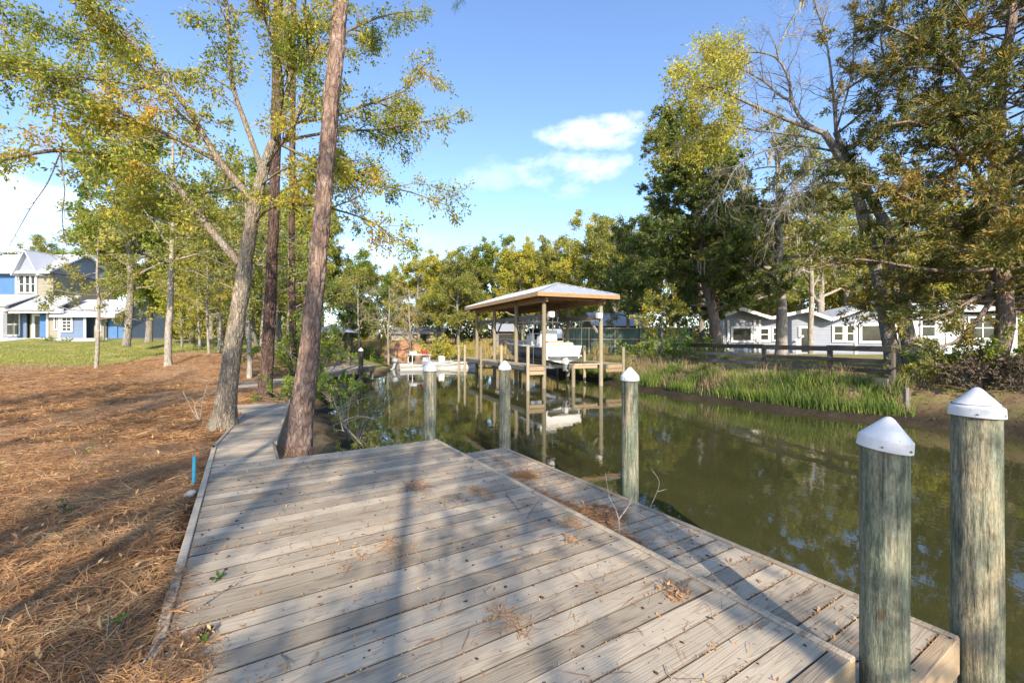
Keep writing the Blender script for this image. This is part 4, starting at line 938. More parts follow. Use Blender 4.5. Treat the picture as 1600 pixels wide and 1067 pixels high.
for sx in (-1, 1):
    for pts in ([(.62 * sx, 2.0, .5), (.60 * sx, 2.05, 1.4), (.52 * sx, 1.9, 2.02)], [(.60 * sx, 3.2, .5), (.57 * sx, 3.1, 1.4), (.48 * sx, 3.2, 2.02)], [(.62 * sx, 2.05, 1.2), (.5 * sx, 2.9, 2.0)]):
        pp, rr = smooth_pts(np.array(pts), np.full(len(pts), .026), 3); m = MB(); m.tube(pp, rr, 8); m.build('t_top_leg', M_WHITE, boat, smooth=True)
m = MB()
for a, b in (((-.75, 1.6), (.75, 1.6)), ((-.75, 3.5), (.75, 3.5)), ((-.75, 1.6), (-.75, 3.5)), ((.75, 1.6), (.75, 3.5)), ((-.75, 2.2), (.75, 2.2)), ((-.75, 2.85), (.75, 2.85))): m.tube([(a[0], a[1], 2.05), (b[0], b[1], 2.05)], .024, 8)
m.build('t_top_frame', M_WHITE, boat)
bx('t_top_canvas', (0, 2.6, 2.085), (1.42, 1.75, .03), M_WHITE, boat, .01)
for sx in (-.6, -.3, 0, .3, .6):
    m = MB(); m.tube([(sx, 1.56, 1.98), (sx, 1.44, 2.32)], .026, 8); m.build('rod_holder', M_WHITE, boat)
m = MB(); m.tube([(-.95, 6.3, 1.05), (-.9, 5.2, 1.22), (-.98, 4.0, 1.15)], .016, 6); m.tube([(.95, 6.3, 1.05), (.9, 5.2, 1.22), (.98, 4.0, 1.15)], .016, 6); m.build('bow_rail', M_ALU, boat)
dr = bx('stern_drive', (0, -.28, .10), (.20, .42, .34), M_GEL, boat, .07); bx('drive_leg', (0, -.02, -.30), (.10, .30, .38), M_ALU, dr, .04)
m = MB(); m.tube([(0, -.30, -.42), (0, -.05, -.42), (0, .22, -.42)], [.05, .075, .03], 12); m.build('gearcase', M_ALU, dr, smooth=True)
m = MB()
for k in range(3): m.box((0, -.33, -.42 + .0), (.05, .02, .01)); m.beam((0, -.33, -.42), (.17 * cos(k * 2.09), -.35, -.42 + .17 * sin(k * 2.09)), .10, .014)
m.build('propeller', M_BLACK, dr); bx('swim_platform', (0, -.22, .36), (1.7, .42, .05), M_GEL, boat, .02)

# ------------------------------------------------------------------ skiffs at the far end of the canal
def outboard(e, x, y, z, cowl):
    o = bx('outboard', (x, y, z + .42), (.32, .44, .40), cowl, e, .09, (radians(-18), 0, 0)); bx('midsection', (0, .06, -.42), (.14, .20, .50), M_ALU, o, .04); bx('lower_unit', (0, .05, -.78), (.07, .34, .26), M_ALU, o, .03)
def skiff(label, px, py, L, rz, cowl, seed, frame):
    p = P(px, py, (EYE - WATER) * FPX / (py - CY)); e = empty('skiff', (p[0], p[1], WATER - .12), rz, label, 'boat', 'skiffs moored at the end of the canal')
    boat_hull(e, L, 1.6, 0, .42, M_SKIFF, M_SKIFF, M_SKIFF, floor=.12, bowrise=.18, blunt=.22, gun=.10); outboard(e, 0, -.22, .38, cowl)
    bx('bench', (0, 1.3, .42), (1.3, .35, .08), M_WHITE, e, .02); bx('console', (.1, 2.0, .68), (.5, .45, .75), M_WHITE, e, .06)
    if frame:
        m = MB()
        for sx in (-.6, .6):
            for yy in (.9, 2.2): m.tube([(sx, yy, .5), (sx, yy, 1.15)], .03, 6)
        m.build('frame_post', M_WHITE, e); bx('frame_top', (0, 1.55, 1.17), (1.4, 1.5, .06), M_WHITE, e, .02); bx('fuel_can', (.3, 1.9, 1.33), (.30, .35, .26), M_RED, e, .05); bx('storage_box', (-.35, 1.2, 1.30), (.45, .5, .2), M_WHITE, e, .03)
    m = MB()
    m.tube([(-.72, .4, .60), (-.7, L * .55, .66), (-.4, L * .9, .78)], .014, 5); m.tube([(.72, .4, .60), (.7, L * .55, .66), (.4, L * .9, .78)], .014, 5); m.build('side_rail', M_ALU, e)
skiff('white skiff with a low frame and red fuel can, moored left of the other', 622, 577, 4.2, radians(-62), M_ALU, 1, True)
skiff('long low white skiff with a dark outboard, bow pointing right', 648, 575.5, 4.6, radians(-80), M_BLACK, 2, False)

# ------------------------------------------------------------------ walls, windows and roofs of houses
def clip_poly(poly, za, zb_):
    def half(pl, sgn, z):
        out = []
        for i in range(len(pl)):
            p, q = pl[i], pl[(i + 1) % len(pl)]; ip = sgn * (p[1] - z) >= 0; iq = sgn * (q[1] - z) >= 0
            if ip: out.append(p)
            if ip != iq: t = (z - p[1]) / (q[1] - p[1]); out.append((p[0] + (q[0] - p[0]) * t, z))
        return out
    return half(half(poly, 1, za), -1, zb_) if half(poly, 1, za) else []
def lap_wall(e, poly, mat, y=0.0, lap=.165, name='wall', rot=0.0, loc=(0, 0, 0)):
    """convex polygon (x,z) clad in real lap boards facing -y, with a back sheet"""
    mb = MB(); z0 = min(p[1] for p in poly); z1 = max(p[1] for p in poly); z = z0
    while z < z1 - 1e-3:
        c = clip_poly(poly, z, min(z + lap, z1))
        if len(c) >= 3:
            V = [(x, y - .028 * (1 - (zz - z) / lap), zz) for x, zz in c]; mb.add(V, None, [[0, i, i + 1] for i in range(1, len(c) - 1)])
            lo = [p for p in c if abs(p[1] - z) < 1e-6]
            if len(lo) >= 2:
                xa, xb = min(p[0] for p in lo), max(p[0] for p in lo); mb.add([(xa, y - .028, z), (xb, y - .028, z), (xb, y, z), (xa, y, z)], [[0, 1, 2, 3]])
        z += lap
    mb.add([(x, y + .06, zz) for x, zz in poly], None, [[0, i, i + 1] for i in range(1, len(poly) - 1)])
    return mb.build(name, mat, e, loc, (0, 0, rot))
def window(e, x0, x1, z0, z1, y, cols=1, rows=1, fr=.09, glass=None, loc=(0, 0, 0), rot=0.0, frame=None):
    frame = frame or M_WHITE
    m = MB(); cx, cz = (x0 + x1) / 2, (z0 + z1) / 2
    for c, d in (((cx, z0 - fr / 2), (x1 - x0 + 2 * fr, fr)), ((cx, z1 + fr / 2), (x1 - x0 + 2 * fr, fr)), ((x0 - fr / 2, cz), (fr, z1 - z0)), ((x1 + fr / 2, cz), (fr, z1 - z0))): m.box((c[0], y - .045, c[1]), (d[0], .07, d[1]))
    w = m.build('window', frame, e, loc, (0, 0, rot)); g = MB()
    for i in range(cols):
        for j in range(rows):
            xa = x0 + (x1 - x0) * i / cols; xb = x0 + (x1 - x0) * (i + 1) / cols; za = z0 + (z1 - z0) * j / rows; zc = z0 + (z1 - z0) * (j + 1) / rows
            g = MB(); g.box(((xa + xb) / 2, y - .036, (za + zc) / 2), (xb - xa - .045, .012, zc - za - .045)); g.build('pane', glass or M_GLASS, w)
    b = MB()
    for i in range(1, cols): b.box((x0 + (x1 - x0) * i / cols, y - .045, cz), (.05, .05, z1 - z0))
    for j in range(1, rows): b.box((cx, y - .046, z0 + (z1 - z0) * j / rows), (x1 - x0, .05, .05))
    bb = MB(); bb.box((cx, y - .032, cz), (x1 - x0, .006, z1 - z0)); bb.build('sash_back', frame, w)
    if b.n: b.build('muntin', frame, w)
    return w
def slab(e, pts, th, mat, name):
    pts = [np.array(p, float) for p in pts]; nn_ = unit(np.cross(pts[1] - pts[0], pts[2] - pts[0])); nn_ = nn_ if nn_[2] > 0 else -nn_
    m = MB(); m.add([p for p in pts] + [p - nn_ * th for p in pts], [[0, 1, 2, 3], [7, 6, 5, 4]] + [[i, (i + 1) % 4, 4 + (i + 1) % 4, 4 + i] for i in range(4)]); o = m.build(name, mat, e); fix_normals(o.data); return o

# white house on the far bank: facade from (14.73,30.0) to (23.5,26.5)
FA = np.array([14.6, 30.0]); FB = np.array([23.6, 26.6]); fd_ = unit(FB - FA); FANG = math.atan2(fd_[1], fd_[0])
HG = .42
wh = empty('white_house', (FA[0], FA[1], HG), FANG, 'single-storey pale grey house with three low gables across the canal', 'house')
def fx(px):
    k = (px - CX) / FPX; t = (k * FA[1] - FA[0]) / (fd_[0] - k * fd_[1]); return t
def fz(px, py):
    t = fx(px); return EYE + (CY - py) / FPX * (FA[1] + fd_[1] * t) - HG
prof = [(1131, 495), (1157, 485), (1203, 499), (1257, 487.5), (1295, 501.5), (1367, 474), (1401, 482)]
pr = [(fx(a), fz(a, b)) for a, b in prof]
for i in range(len(pr) - 1):
    (xa, za), (xb, zc) = pr[i], pr[i + 1]
    lap_wall(wh, [(xa, 0), (xb, 0), (xb, zc), (xa, za)], M_GREYB)
    slab(wh, [(xa, -.65, za + .16), (xb, -.65, zc + .16), (xb, 9, zc + .16), (xa, 9, za + .16)], .14, M_SHINGLE, 'roof')
    m = MB(); m.beam((xa, -.67, za + .06), (xb, -.67, zc + .06), .04, .20); m.build('bargeboard', M_WHITE, wh)
lx = pr[0][0]; m = MB(); m.box((lx + .02, 4.5, pr[0][1] / 2), (.1, 9, pr[0][1])); m.build('side_wall', M_WHITE, wh)
for px_ in (1138, 1179, 1187, 1337, 1400): m = MB(); m.box((fx(px_), -.05, (fz(px_, 500)) / 2), (.14, .07, fz(px_, 500))); m.build('corner_trim', M_WHITE, wh)
window(wh, fx(1145), fx(1173), fz(1160, 532), fz(1160, 513), -.02, fr=.13)
window(wh, fx(1185), fx(1200), fz(1192, 531), fz(1192, 514), -.02, 1, 2, fr=.14)
window(wh, fx(1208), fx(1213), fz(1210, 531), fz(1210, 513), -.02, 1, 2, fr=.10)
window(wh, fx(1303), fx(1316), fz(1310, 532), fz(1310, 510), -.02, 1, 2, fr=.11)
window(wh, fx(1323), fx(1333), fz(1328, 533), fz(1328, 509), -.02, 1, 2, fr=.09)
window(wh, fx(1346), fx(1378), fz(1360, 533), fz(1360, 509), -.02, 1, 1, fr=.14)
d = window(wh, fx(1251), fx(1266), .15, fz(1258, 513), -.02, 1, 1, fr=.13); d.name = 'door'
m = MB(); m.box((fx(1258), -.9, .06), (2.4, 1.7, .12)); m.build('door_step', M_CONC, wh)
m = MB(); m.beam((fx(1236), -.9, .95), (fx(1252), -.5, 1.25), .05, .12); m.box((fx(1240), -.9, .5), (.10, .10, 1.0)); m.build('hand_rail', M_WHITE, wh)
xr = pr[-1][0]; zr_ = pr[-1][1]
ww = empty('white_wing', (FB[0] + .1, FB[1] - .3, HG), radians(-6), 'bright white side wing partly hidden behind the right-hand cedar', 'house')
lap_wall(ww, [(0, 0), (6.2, 0), (6.2, 2.7), (0, 2.7)], plain('off_white_siding', (.46, .47, .48), .6, .05, 2)); slab(ww, [(-.3, -.5, 2.7), (6.5, -.5, 2.7), (6.5, 4, 3.5), (-.3, 4, 3.5)], .12, M_SHINGLE, 'roof')
m = MB(); m.box((.05, 2, 1.4), (.1, 3.9, 2.7)); m.build('side_wall', M_WHITE, ww); m = MB(); m.box((6.15, 2, 1.4), (.1, 3.9, 2.7)); m.build('side_wall', M_WHITE, ww)
window(ww, 1.0, 1.7, 1.2, 2.4, -.02, 1, 2); window(ww, 3.6, 5.0, 1.1, 2.3, -.02, 2, 2)

# blue house beyond the lawn at left
BY = 42.0; PXM = BY / FPX
bz = gz_at(-44, BY)
bl = empty('blue_house', (P(0, 531, BY)[0], BY, bz), 0, 'two-storey blue and beige house with white trim beyond the lawn', 'house')
def hx(px): return px * PXM
def hz(py): return EYE + (CY - py) * PXM - bz
def wallp(px0, px1, py0, py1, mat, y=0.0): return lap_wall(bl, [(hx(px0), hz(py1)), (hx(px1), hz(py1)), (hx(px1), hz(py0)), (hx(px0), hz(py0))], mat, y)
def boxp(name, px0, px1, py0, py1, y, dep, mat):
    m = MB(); m.box(((hx(px0) + hx(px1)) / 2, y, (hz(py0) + hz(py1)) / 2), (hx(px1) - hx(px0), dep, hz(py0) - hz(py1))); return m.build(name, mat, bl)
wallp(-70, 4, 423, 470, M_BLUE, 1.2); wallp(4, 62, 423, 470, M_BEIGE, 1.25)
wallp(-70, 31, 480, 533, M_SLATE, .6); wallp(31, 57, 480, 533, M_BEIGE, .9); wallp(57, 72, 484, 533, M_BLUE, .3); wallp(72, 100, 486, 533, M_BEIGE, .2)
wallp(100, 138, 490, 533, M_SLATE, -.3); wallp(138, 157, 492, 533, M_BEIGE, .6); wallp(157, 186, 494, 533, M_BLUE, .8)
boxp('porch_beam', -70, 33, 477, 488, -1.2, .35, M_WHITE); boxp('porch_beam', 33, 112, 483, 490, -.9, .3, M_WHITE)
for px_ in (-45, 26): boxp('porch_column', px_ - 4, px_ + 4, 488, 533, -1.2, .38, M_WHITE); boxp('column_base', px_ - 5, px_ + 5, 524, 533, -1.2, .46, M_WHITE)
for px_ in (4.5, 36, 72.5, 99, 138.5, 157.5): boxp('corner_trim', px_ - 1.4, px_ + 1.4, 487 if px_ > 40 else 424, 533 if px_ > 40 else 470, -.36 if px_ > 98 else (.1 if px_ > 60 else 1.15), .1, M_WHITE)
for a, b in ((9, 16.5), (19, 25.5), (28, 34.5)): window(bl, hx(a), hx(b), hz(455), hz(428), 1.2, 1, 2, .09)
window(bl, hx(1), hx(11), hz(523), hz(490), .55, 1, 2, .1); window(bl, hx(12.5), hx(20.5), hz(523), hz(490), .55, 1, 2, .1)
d = window(bl, hx(40), hx(51), hz(528), hz(493), .85, 1, 1, .25); d.name = 'door'; boxp('door_handle', 54.2, 55.2, 510, 512, .78, .12, M_BLACK)
window(bl, hx(84), hx(91), hz(514), hz(495), .15, 2, 1, .09); window(bl, hx(104), hx(117.5), hz(517), hz(497), -.35, 2, 4, .14)
window(bl, hx(144), hx(149), hz(516), hz(500), .55, 1, 2, .1); boxp('garage_door', 161, 173, 503, 533, .72, .08, M_BLUE)
def roofp(name, pts, mat, th=.15): return slab(bl, [(hx(a), y, hz(b)) for a, b, y in pts], th, mat, name)
M_WROOF = plain('pale_metal_roof', (.48, .50, .54), .45, .05, 1.5, spec=.4)
def gable_roof(px0, px1, eave, ridge, y0, y1):
    """ridge along x: front and back slopes plus gable ends"""
    xa, xb = hx(px0), hx(px1); ze = EYE + (CY - eave) * (BY + y0) / FPX - bz; ym = (y0 + y1) / 2; zr = EYE + (CY - ridge) * (BY + ym) / FPX - bz
    slab(bl, [(xa, y0, ze), (xb, y0, ze), (xb, ym, zr), (xa, ym, zr)], .12, M_WROOF, 'roof'); slab(bl, [(xa, y1, ze), (xb, y1, ze), (xb, ym, zr), (xa, ym, zr)], .12, M_WROOF, 'roof')
    for x in (xa + .45, xb - .45):
        m = MB(); m.prism([(y0 + .5, ze - .05), (y1 - .5, ze - .05), (ym, zr - .18)], x - .05, x + .05, 'x'); m.build('gable_end', M_GREYB, bl)
    m = MB(); m.box(((xa + xb) / 2, y0 + .05, ze - .10), (xb - xa, .08, .20)); m.build('eave_board', M_WHITE, bl)
gable_roof(-80, 68, 424, 398, .5, 8.5); gable_roof(92, 192, 492, 468, -.9, 6.5)
def lean(px0, px1, pa, pb, y0, y1):
    za = EYE + (CY - pa) * (BY + y0) / FPX - bz; zb2 = EYE + (CY - pb) * (BY + y1) / FPX - bz
    slab(bl, [(hx(px0), y0, za), (hx(px1), y0, za), (hx(px1), y1, zb2), (hx(px0), y1, zb2)], .12, M_WROOF, 'porch_roof')
lean(-80, 40, 477, 460, -1.7, 1.1); lean(30, 104, 483, 462, -1.3, 1.4)
m = MB(); m.box((hx(-8), 4.6, hz(424) / 2), (hx(135), 6.6, hz(424))); m.build('main_block', M_BEIGE, bl)
m = MB(); m.box((hx(142), 3.4, hz(494) / 2), (hx(88), 5.0, hz(494))); m.build('wing_block', M_SLATE, bl)
m = MB(); m.prism([(hx(12), hz(426)), (hx(50), hz(426)), (hx(31), hz(391))], .75, 4.0); m.build('dormer_gable', M_GREYB, bl)
for sx in (-1, 1):
    slab(bl, [(hx(31 + sx * 22), .35, hz(429)), (hx(31), .35, hz(388)), (hx(31), 4.2, hz(388)), (hx(31 + sx * 22), 4.2, hz(429))], .10, M_WROOF, 'dormer_roof')
bx('foundation', (hx(58), 2.6, -.33), (hx(262), 8.2, .62), M_CONC, bl, .02)

# ------------------------------------------------------------------ rail fence on the far bank
f_pts = [(1053, 23.0), (1117, 19.4), (1194, 16.8), (1297, 14.2), (1394, 12.5)]
fn = [np.array([(a - CX) / FPX * y, y]) for a, y in f_pts]
fence = empty('rail_fence', (fn[0][0], fn[0][1], 0), 0, 'dark weathered rail fence along the far bank above the marsh grass', 'fence')
org = np.array([fn[0][0], fn[0][1], 0])
for i, p in enumerate(fn):
    bx('post', (p[0] - org[0], p[1] - org[1], .55), (.13, .13, 1.30 + .05 * (i == 4)), W_DPOST, fence, .01, (0, 0, radians(-60)))
for i in range(len(fn) - 1):
    a, b = fn[i], fn[i + 1]; dn = unit(b - a); off = np.array([-dn[1], dn[0]]) * -.08
    ext = dn * .05
    for z, h, w in ((1.16, .17, .045), (.80, .13, .04), (.50, .13, .04)):
        p = np.append(a + off - ext, z + rng.uniform(-.015, .015)) - org; q = np.append(b + off + ext, z + rng.uniform(-.02, .02)) - org
        if z < 1: pass
        L = np.linalg.norm(q - p); d_ = (q - p) / L
        o = bx('rail', tuple((p + q) / 2), (L, w, h), W_DARK if z > 1 or i > 1 else W_GREY, fence, .006, (0, -math.asin(d_[2]), math.atan2(d_[1], d_[0])))
for i, z in ((1, .16), (2, .16), (3, .18)):
    a, b = fn[i], fn[i + 1]; dn = unit(b - a); off = np.array([-dn[1], dn[0]]) * -.12; m_ = (a + b) / 2 + off
    bx('retaining_board', (m_[0] - org[0], m_[1] - org[1], z), (np.linalg.norm(b - a) * .97, .05, .26), W_GREY, fence, .006, (0, 0, math.atan2(dn[1], dn[0])))
st = P(1416, 625, 11.9); bx('stub_post', (st[0] - org[0], st[1] - org[1], -.25), (.10, .10, .75), W_GREY, fence, .01)

# ------------------------------------------------------------------ sheds, metal fence and yard things behind the boathouse
def shed(label, px0, px1, py_eave, py_ridge, Y, wallm, roofm, dep=5.0):
    xa = (px0 - CX) / FPX * Y; xb = (px1 - CX) / FPX * Y; g = gz_at((xa + xb) / 2, Y); e = empty('shed', ((xa + xb) / 2, Y, g), 0, label, 'shed'); w = (xb - xa) / 2; ze = EYE + (CY - py_eave) / FPX * Y - g; zr = EYE + (CY - py_ridge) / FPX * (Y + dep / 2) - g
    lap_wall(e, [(-w, 0), (w, 0), (w, ze), (-w, ze)], wallm, 0, .3)
    for sx in (-1, 1): m = MB(); m.box((sx * w, dep / 2, ze / 2), (.1, dep, ze)); m.build('side_wall', wallm, e)
    slab(e, [(-w - .4, -.5, ze), (w + .4, -.5, ze), (w + .4, dep / 2, zr), (-w - .4, dep / 2, zr)], .06, roofm, 'roof'); slab(e, [(-w - .4, dep + .5, ze), (w + .4, dep + .5, ze), (w + .4, dep / 2, zr), (-w - .4, dep / 2, zr)], .06, roofm, 'roof')
    bx('doorway', (w * .2, -.05, ze * .42), (1.4, .06, ze * .8), M_DARKIN, e, .01); return e
shed('low dark shed with a bluish metal roof right of the boathouse', 932, 1000, 509, 488, 36, W_DARK, M_GALV)
shed('small shed with pale metal roof seen through the boathouse posts', 776, 800, 517, 506, 44, W_GREY, M_GALV)
shed('pale low house glimpsed between the trees beyond the skiffs', 612, 690, 521, 512, 62, M_BEIGE, M_GALV, 7)
shed('light blue tarped shed seen through the boathouse beside the boat', 858, 892, 528, 514, 38, M_SLATE, M_GALV, 3)
mf = empty('metal_fence', (P(956, 540, 31)[0], 31, gz_at(P(956, 540, 31)[0], 31)), 0, 'green corrugated metal fence with wooden posts behind the boathouse', 'fence')
for i in range(5):
    m = MB(); xs = np.linspace(-.9, .9, 28); zz = 1.75; yv = .02 * np.sin(np.arange(28) * pi / 1.5); V = [(x, y, .05) for x, y in zip(xs, yv)] + [(x, y, zz) for x, y in zip(xs, yv)]
    m.add(V, [[j, j + 1, 29 + j, 28 + j] for j in range(27)]); m.build('sheet', M_GFENCE, mf, (-2.9 + i * 1.85 + .3, 0, 0))
for i in range(6): bx('post', (-3.5 + i * 1.85, -.06, .9), (.12, .10, 1.85), W_POST, mf, .01)
for z in (.95, 1.74): bx('rail', (1.1, -.07, z), (9.3, .05, .09), W_POST, mf, .005)
p = P(1022, 535, 27); cn = empty('canoe', (p[0], p[1], p[2] - .2), radians(4), 'upturned white canoe with a red end beside the metal fence', 'canoe')
m = MB(); ys = np.linspace(-1, 1, 13); rings = []
for y in ys:
    w = .38 * (1 - abs(y) ** 2.4) + .02; rings.append([(y * 1.0, w * cos(a) , .30 * sin(a) * (1 - .3 * abs(y) ** 3)) for a in np.linspace(0, pi, 9)])
V = np.array(rings).reshape(-1, 3); m.add(V, [[i * 9 + j, i * 9 + j + 1, (i + 1) * 9 + j + 1, (i + 1) * 9 + j] for i in range(12) for j in range(8)]); m.build('hull', M_WHITE, cn, smooth=True)
m = MB(); m.lathe([(0, 0), (.12, .02), (.16, .12), (.10, .24), (0, .27)], 12); m.build('bow_cover', M_RED, cn, (-.98, 0, .0), smooth=True)
for sx in (-.6, .6): bx('trestle', (sx, 0, -.12), (.08, .7, .3), W_GREY, cn)
p = P(735.5, 552, 33); pd = empty('dock_pedestal', (p[0], p[1], gz_at(p[0], p[1])), 0, 'small white utility pedestal standing by the far bank left of the boathouse', 'pedestal')
bx('column', (0, 0, .5), (.26, .26, 1.0), M_WHITE, pd, .04); bx('head', (0, 0, 1.08), (.36, .36, .22), M_WHITE, pd, .06); bx('foot', (0, 0, .06), (.42, .42, .12), M_WHITE, pd, .03)
p = P(757, 536, 36); tb = empty('yard_rack', (p[0], p[1], gz_at(p[0], p[1])), radians(5), 'long timber rack stacked with boards behind the boathouse dock', 'rack')
for z in (.55, 1.05): bx('shelf', (0, 0, z), (3.2, .7, .10), W_TAN if z > 1 else M_WHITE, tb, .01)
for sx in (-1.4, 0, 1.4): bx('leg', (sx, 0, .52), (.12, .6, 1.04), W_POST, tb)
# far gazebo dock at the end of the canal
p = P(522, 560, 36); gzb = empty('pier_shelter', (p[0], p[1], WATER), .1, 'small dark roofed pier shelter at the far end of the canal', 'shelter')
for sx in (-1.2, 1.2):
    for sy in (-1, 1): rpost(gzb, sx, sy, -.6, 2.75, .09, W_DPOST)
m = MB(); 
for a, b, c in (((-1.7, -1.5), (1.7, -1.5), 0), ((1.7, -1.5), (1.7, 1.5), 0), ((1.7, 1.5), (-1.7, 1.5), 0), ((-1.7, 1.5), (-1.7, -1.5), 0)): m.add([(a[0], a[1], 2.75), (b[0], b[1], 2.75), (0, 0, 3.5)], None, [[0, 1, 2]])
m.build('roof', M_GALV, gzb); bx('eave', (0, 0, 2.70), (3.3, 2.9, .12), W_DARK, gzb); bx('deck', (0, 0, .72), (3.2, 3.0, .14), W_DECK, gzb); bx('bench', (0, -.9, 1.15), (2.2, .4, .1), M_WHITE, gzb); bx('skirt_board', (0, -1.45, .5), (3.0, .06, .25), W_GREY, gzb)
# clay mound beyond the skiffs
m = MB(); nx_, ny_ = 40, 30; xs = np.linspace(-1, 1, nx_); ys = np.linspace(-1, 1, ny_); Xg, Yg = np.meshgrid(xs, ys, indexing='ij')
Zg = 1.9 * np.clip(1 - (Xg ** 2 + Yg ** 2), 0, 1) ** .8 * (.75 + .5 * vnoise(np.stack([Xg.ravel() * 3, Yg.ravel() * 3, Xg.ravel() * 0], 1), 5).reshape(Xg.shape)) - .15
idx = np.arange(nx_ * ny_).reshape(nx_, ny_); m.add(np.stack([Xg * 3.6, Yg * 2.4, Zg], -1).reshape(-1, 3), np.stack([idx[:-1, :-1], idx[1:, :-1], idx[1:, 1:], idx[:-1, 1:]], -1).reshape(-1, 4))
mx_, my_ = P(637, 545, 55)[:2]; mo_ = m.build('soil_mound', M_CLAY, None, (mx_, my_, gz_at(mx_, my_) - .1), smooth=True); tag(mo_, 'heap of reddish clay soil on the far bank beyond the skiffs', 'soil heap')
# ------------------------------------------------------------------ background woods: prototypes copied as individuals
def at_px(px, Y): x = (px - CX) / FPX * Y; return (x, Y, gz_at(x, Y) - .1)
PROTO = {}
def proto(key, name, H, rb, bark, leafm, seed, **kw):
    e = broadleaf(name, 'x', (0, 0, 0), H, rb, bark, leafm, seed, base_z=0.0, **kw); PROTO[key] = [e, False, name]; return e
proto('oakA', 'oak_tree', 12, .26, B_GREY, L_OLIVE, 101, clear=.22, crown=.40, nb=20, per=62, lsize=.21, sub_d=2.1, tw_d=3.0, twl=.8, moss=.10, jit=.16)
proto('oakB', 'oak_tree', 12, .24, B_GREY, L_YEL, 102, clear=.20, crown=.38, nb=20, per=62, lsize=.20, sub_d=2.1, tw_d=3.0, twl=.8, jit=.16)
proto('tallC', 'tall_tree', 14, .22, B_GREY, L_GREEN, 103, clear=.25, crown=.26, nb=26, per=56, lsize=.20, sub_d=2.2, tw_d=3.2, twl=.7, jit=.14)
proto('mossE', 'mossy_oak', 13, .34, B_PALE, L_OLIVE, 104, clear=.28, crown=.42, nb=18, per=42, lsize=.19, sub_d=2.0, tw_d=2.6, twl=.8, moss=.50, jit=.16)
proto('bareD', 'bare_tree', 9, .14, B_PALE, L_TAN, 105, clear=.30, crown=.40, nb=16, per=3, lsize=.13, sub_d=2.4, tw_d=3.6, twl=.8, up=.7)
proto('slimF', 'slender_tree', 9, .11, B_PALE, L_GREEN, 106, clear=.34, crown=.30, nb=20, per=22, lsize=.14, sub_d=2.4, tw_d=3.6, twl=.55, up=.15, jit=.09)
proto('lowG', 'low_tree', 5, .09, B_GREY, L_BUSH, 107, clear=.15, crown=.40, nb=16, per=24, lsize=.15, sub_d=2.6, tw_d=3.8, twl=.5, jit=.09)
def recolor(e, leafm):
    for ch in e.children:
        if ch.name.startswith('crown'): ch.material_slots[0].link = 'OBJECT'; ch.material_slots[0].material = leafm
def put(key, px, Y, sc, rot, label, group=None, leafm=None, sz=1.0, name=None):
    src, used, nm = PROTO[key]
    e = copy_tree(src) if used else src
    if not used: PROTO[key][1] = True
    e.location = at_px(px, Y); e.rotation_euler = (0, 0, rot); e.scale = (sc, sc, sc * sz)
    for k in ('group',):
        if k in e: del e[k]
    tag(e, label, 'tree', group)
    if leafm: recolor(e, leafm)
    return e
rr_ = np.random.default_rng(8)
ORD = ['leftmost', 'second from left', 'third from left', 'fourth from left', 'fifth from left', 'sixth from left', 'seventh from left', 'eighth from left', 'ninth from left', 'tenth from left', 'eleventh from left', 'rightmost']
def row(spec, label, group, leafs=None):
    order = sorted(range(len(spec)), key=lambda i: spec[i][1]); rank = {i: k for k, i in enumerate(order)}; last = len(spec) - 1
    for i, (key, px, Y, sc) in enumerate(spec): put(key, px, Y, sc, rr_.uniform(0, 6.28), label + ', ' + ('rightmost' if rank[i] == last else ORD[rank[i]]), group, leafs[i % len(leafs)] if leafs else None)
# single trees one can point at
put('slimF', 150, 17.0, .66, .6, 'small slender tree with dark trunk on the straw in front of the blue house', None, L_OLIVE)
put('slimF', 263, 15.4, 1.05, 2.2, 'slender tree with a straight pale trunk standing in the pine straw')
put('tallC', 196, 26.0, .98, 1.0, 'thick vine-wrapped tree at the edge of the lawn', None, L_GREEN)
put('lowG', 284, 27.5, .85, .3, 'low tree with a stubby reddish trunk on the mulch mound', None, L_YEL)
put('slimF', 327, 19.0, .55, 4.0, 'thin pale sapling left of the big oak trunk', None, L_YEL)
put('slimF', 390, 15.0, .80, 5.1, 'small leaning tree right behind the big oak trunk', None, L_OLIVE)
put('bareD', 607, 44.0, .98, 1.2, 'bare pale-trunked tree on the bank beyond the skiffs')
put('bareD', 562, 40.0, .8, 2.9, 'bare twiggy tree right of the leaning pine, above the neighbour dock')
put('bareD', 640, 52.0, 1.05, 4.4, 'bare grey tree behind the clay heap')
put('bareD', 1165, 30.0, 1.1, .4, 'bare pale tree rising behind the left gable of the white house')
put('bareD', 1268, 27.0, 1.25, 3.1, 'tall bare tree with fine pale twigs behind the house door')
put('lowG', 727, 37.0, .66, 2.0, 'small bright yellow-leaved tree left of the boathouse', None, L_YEL)
put('mossE', 1221, 24.5, .92, 2.6, 'thick pale-trunked mossy oak in front of the white house')
put('mossE', 1283, 36.0, .95, .9, 'mossy oak with forked pale trunk behind the white house')
put('lowG', 1035, 25.0, .78, .2, 'rounded bright green small tree beside the metal fence')
put('tallC', 985, 34.0, .72, 3.3, 'dark green tree rising behind the metal-roofed shed', None, L_CEDAR)
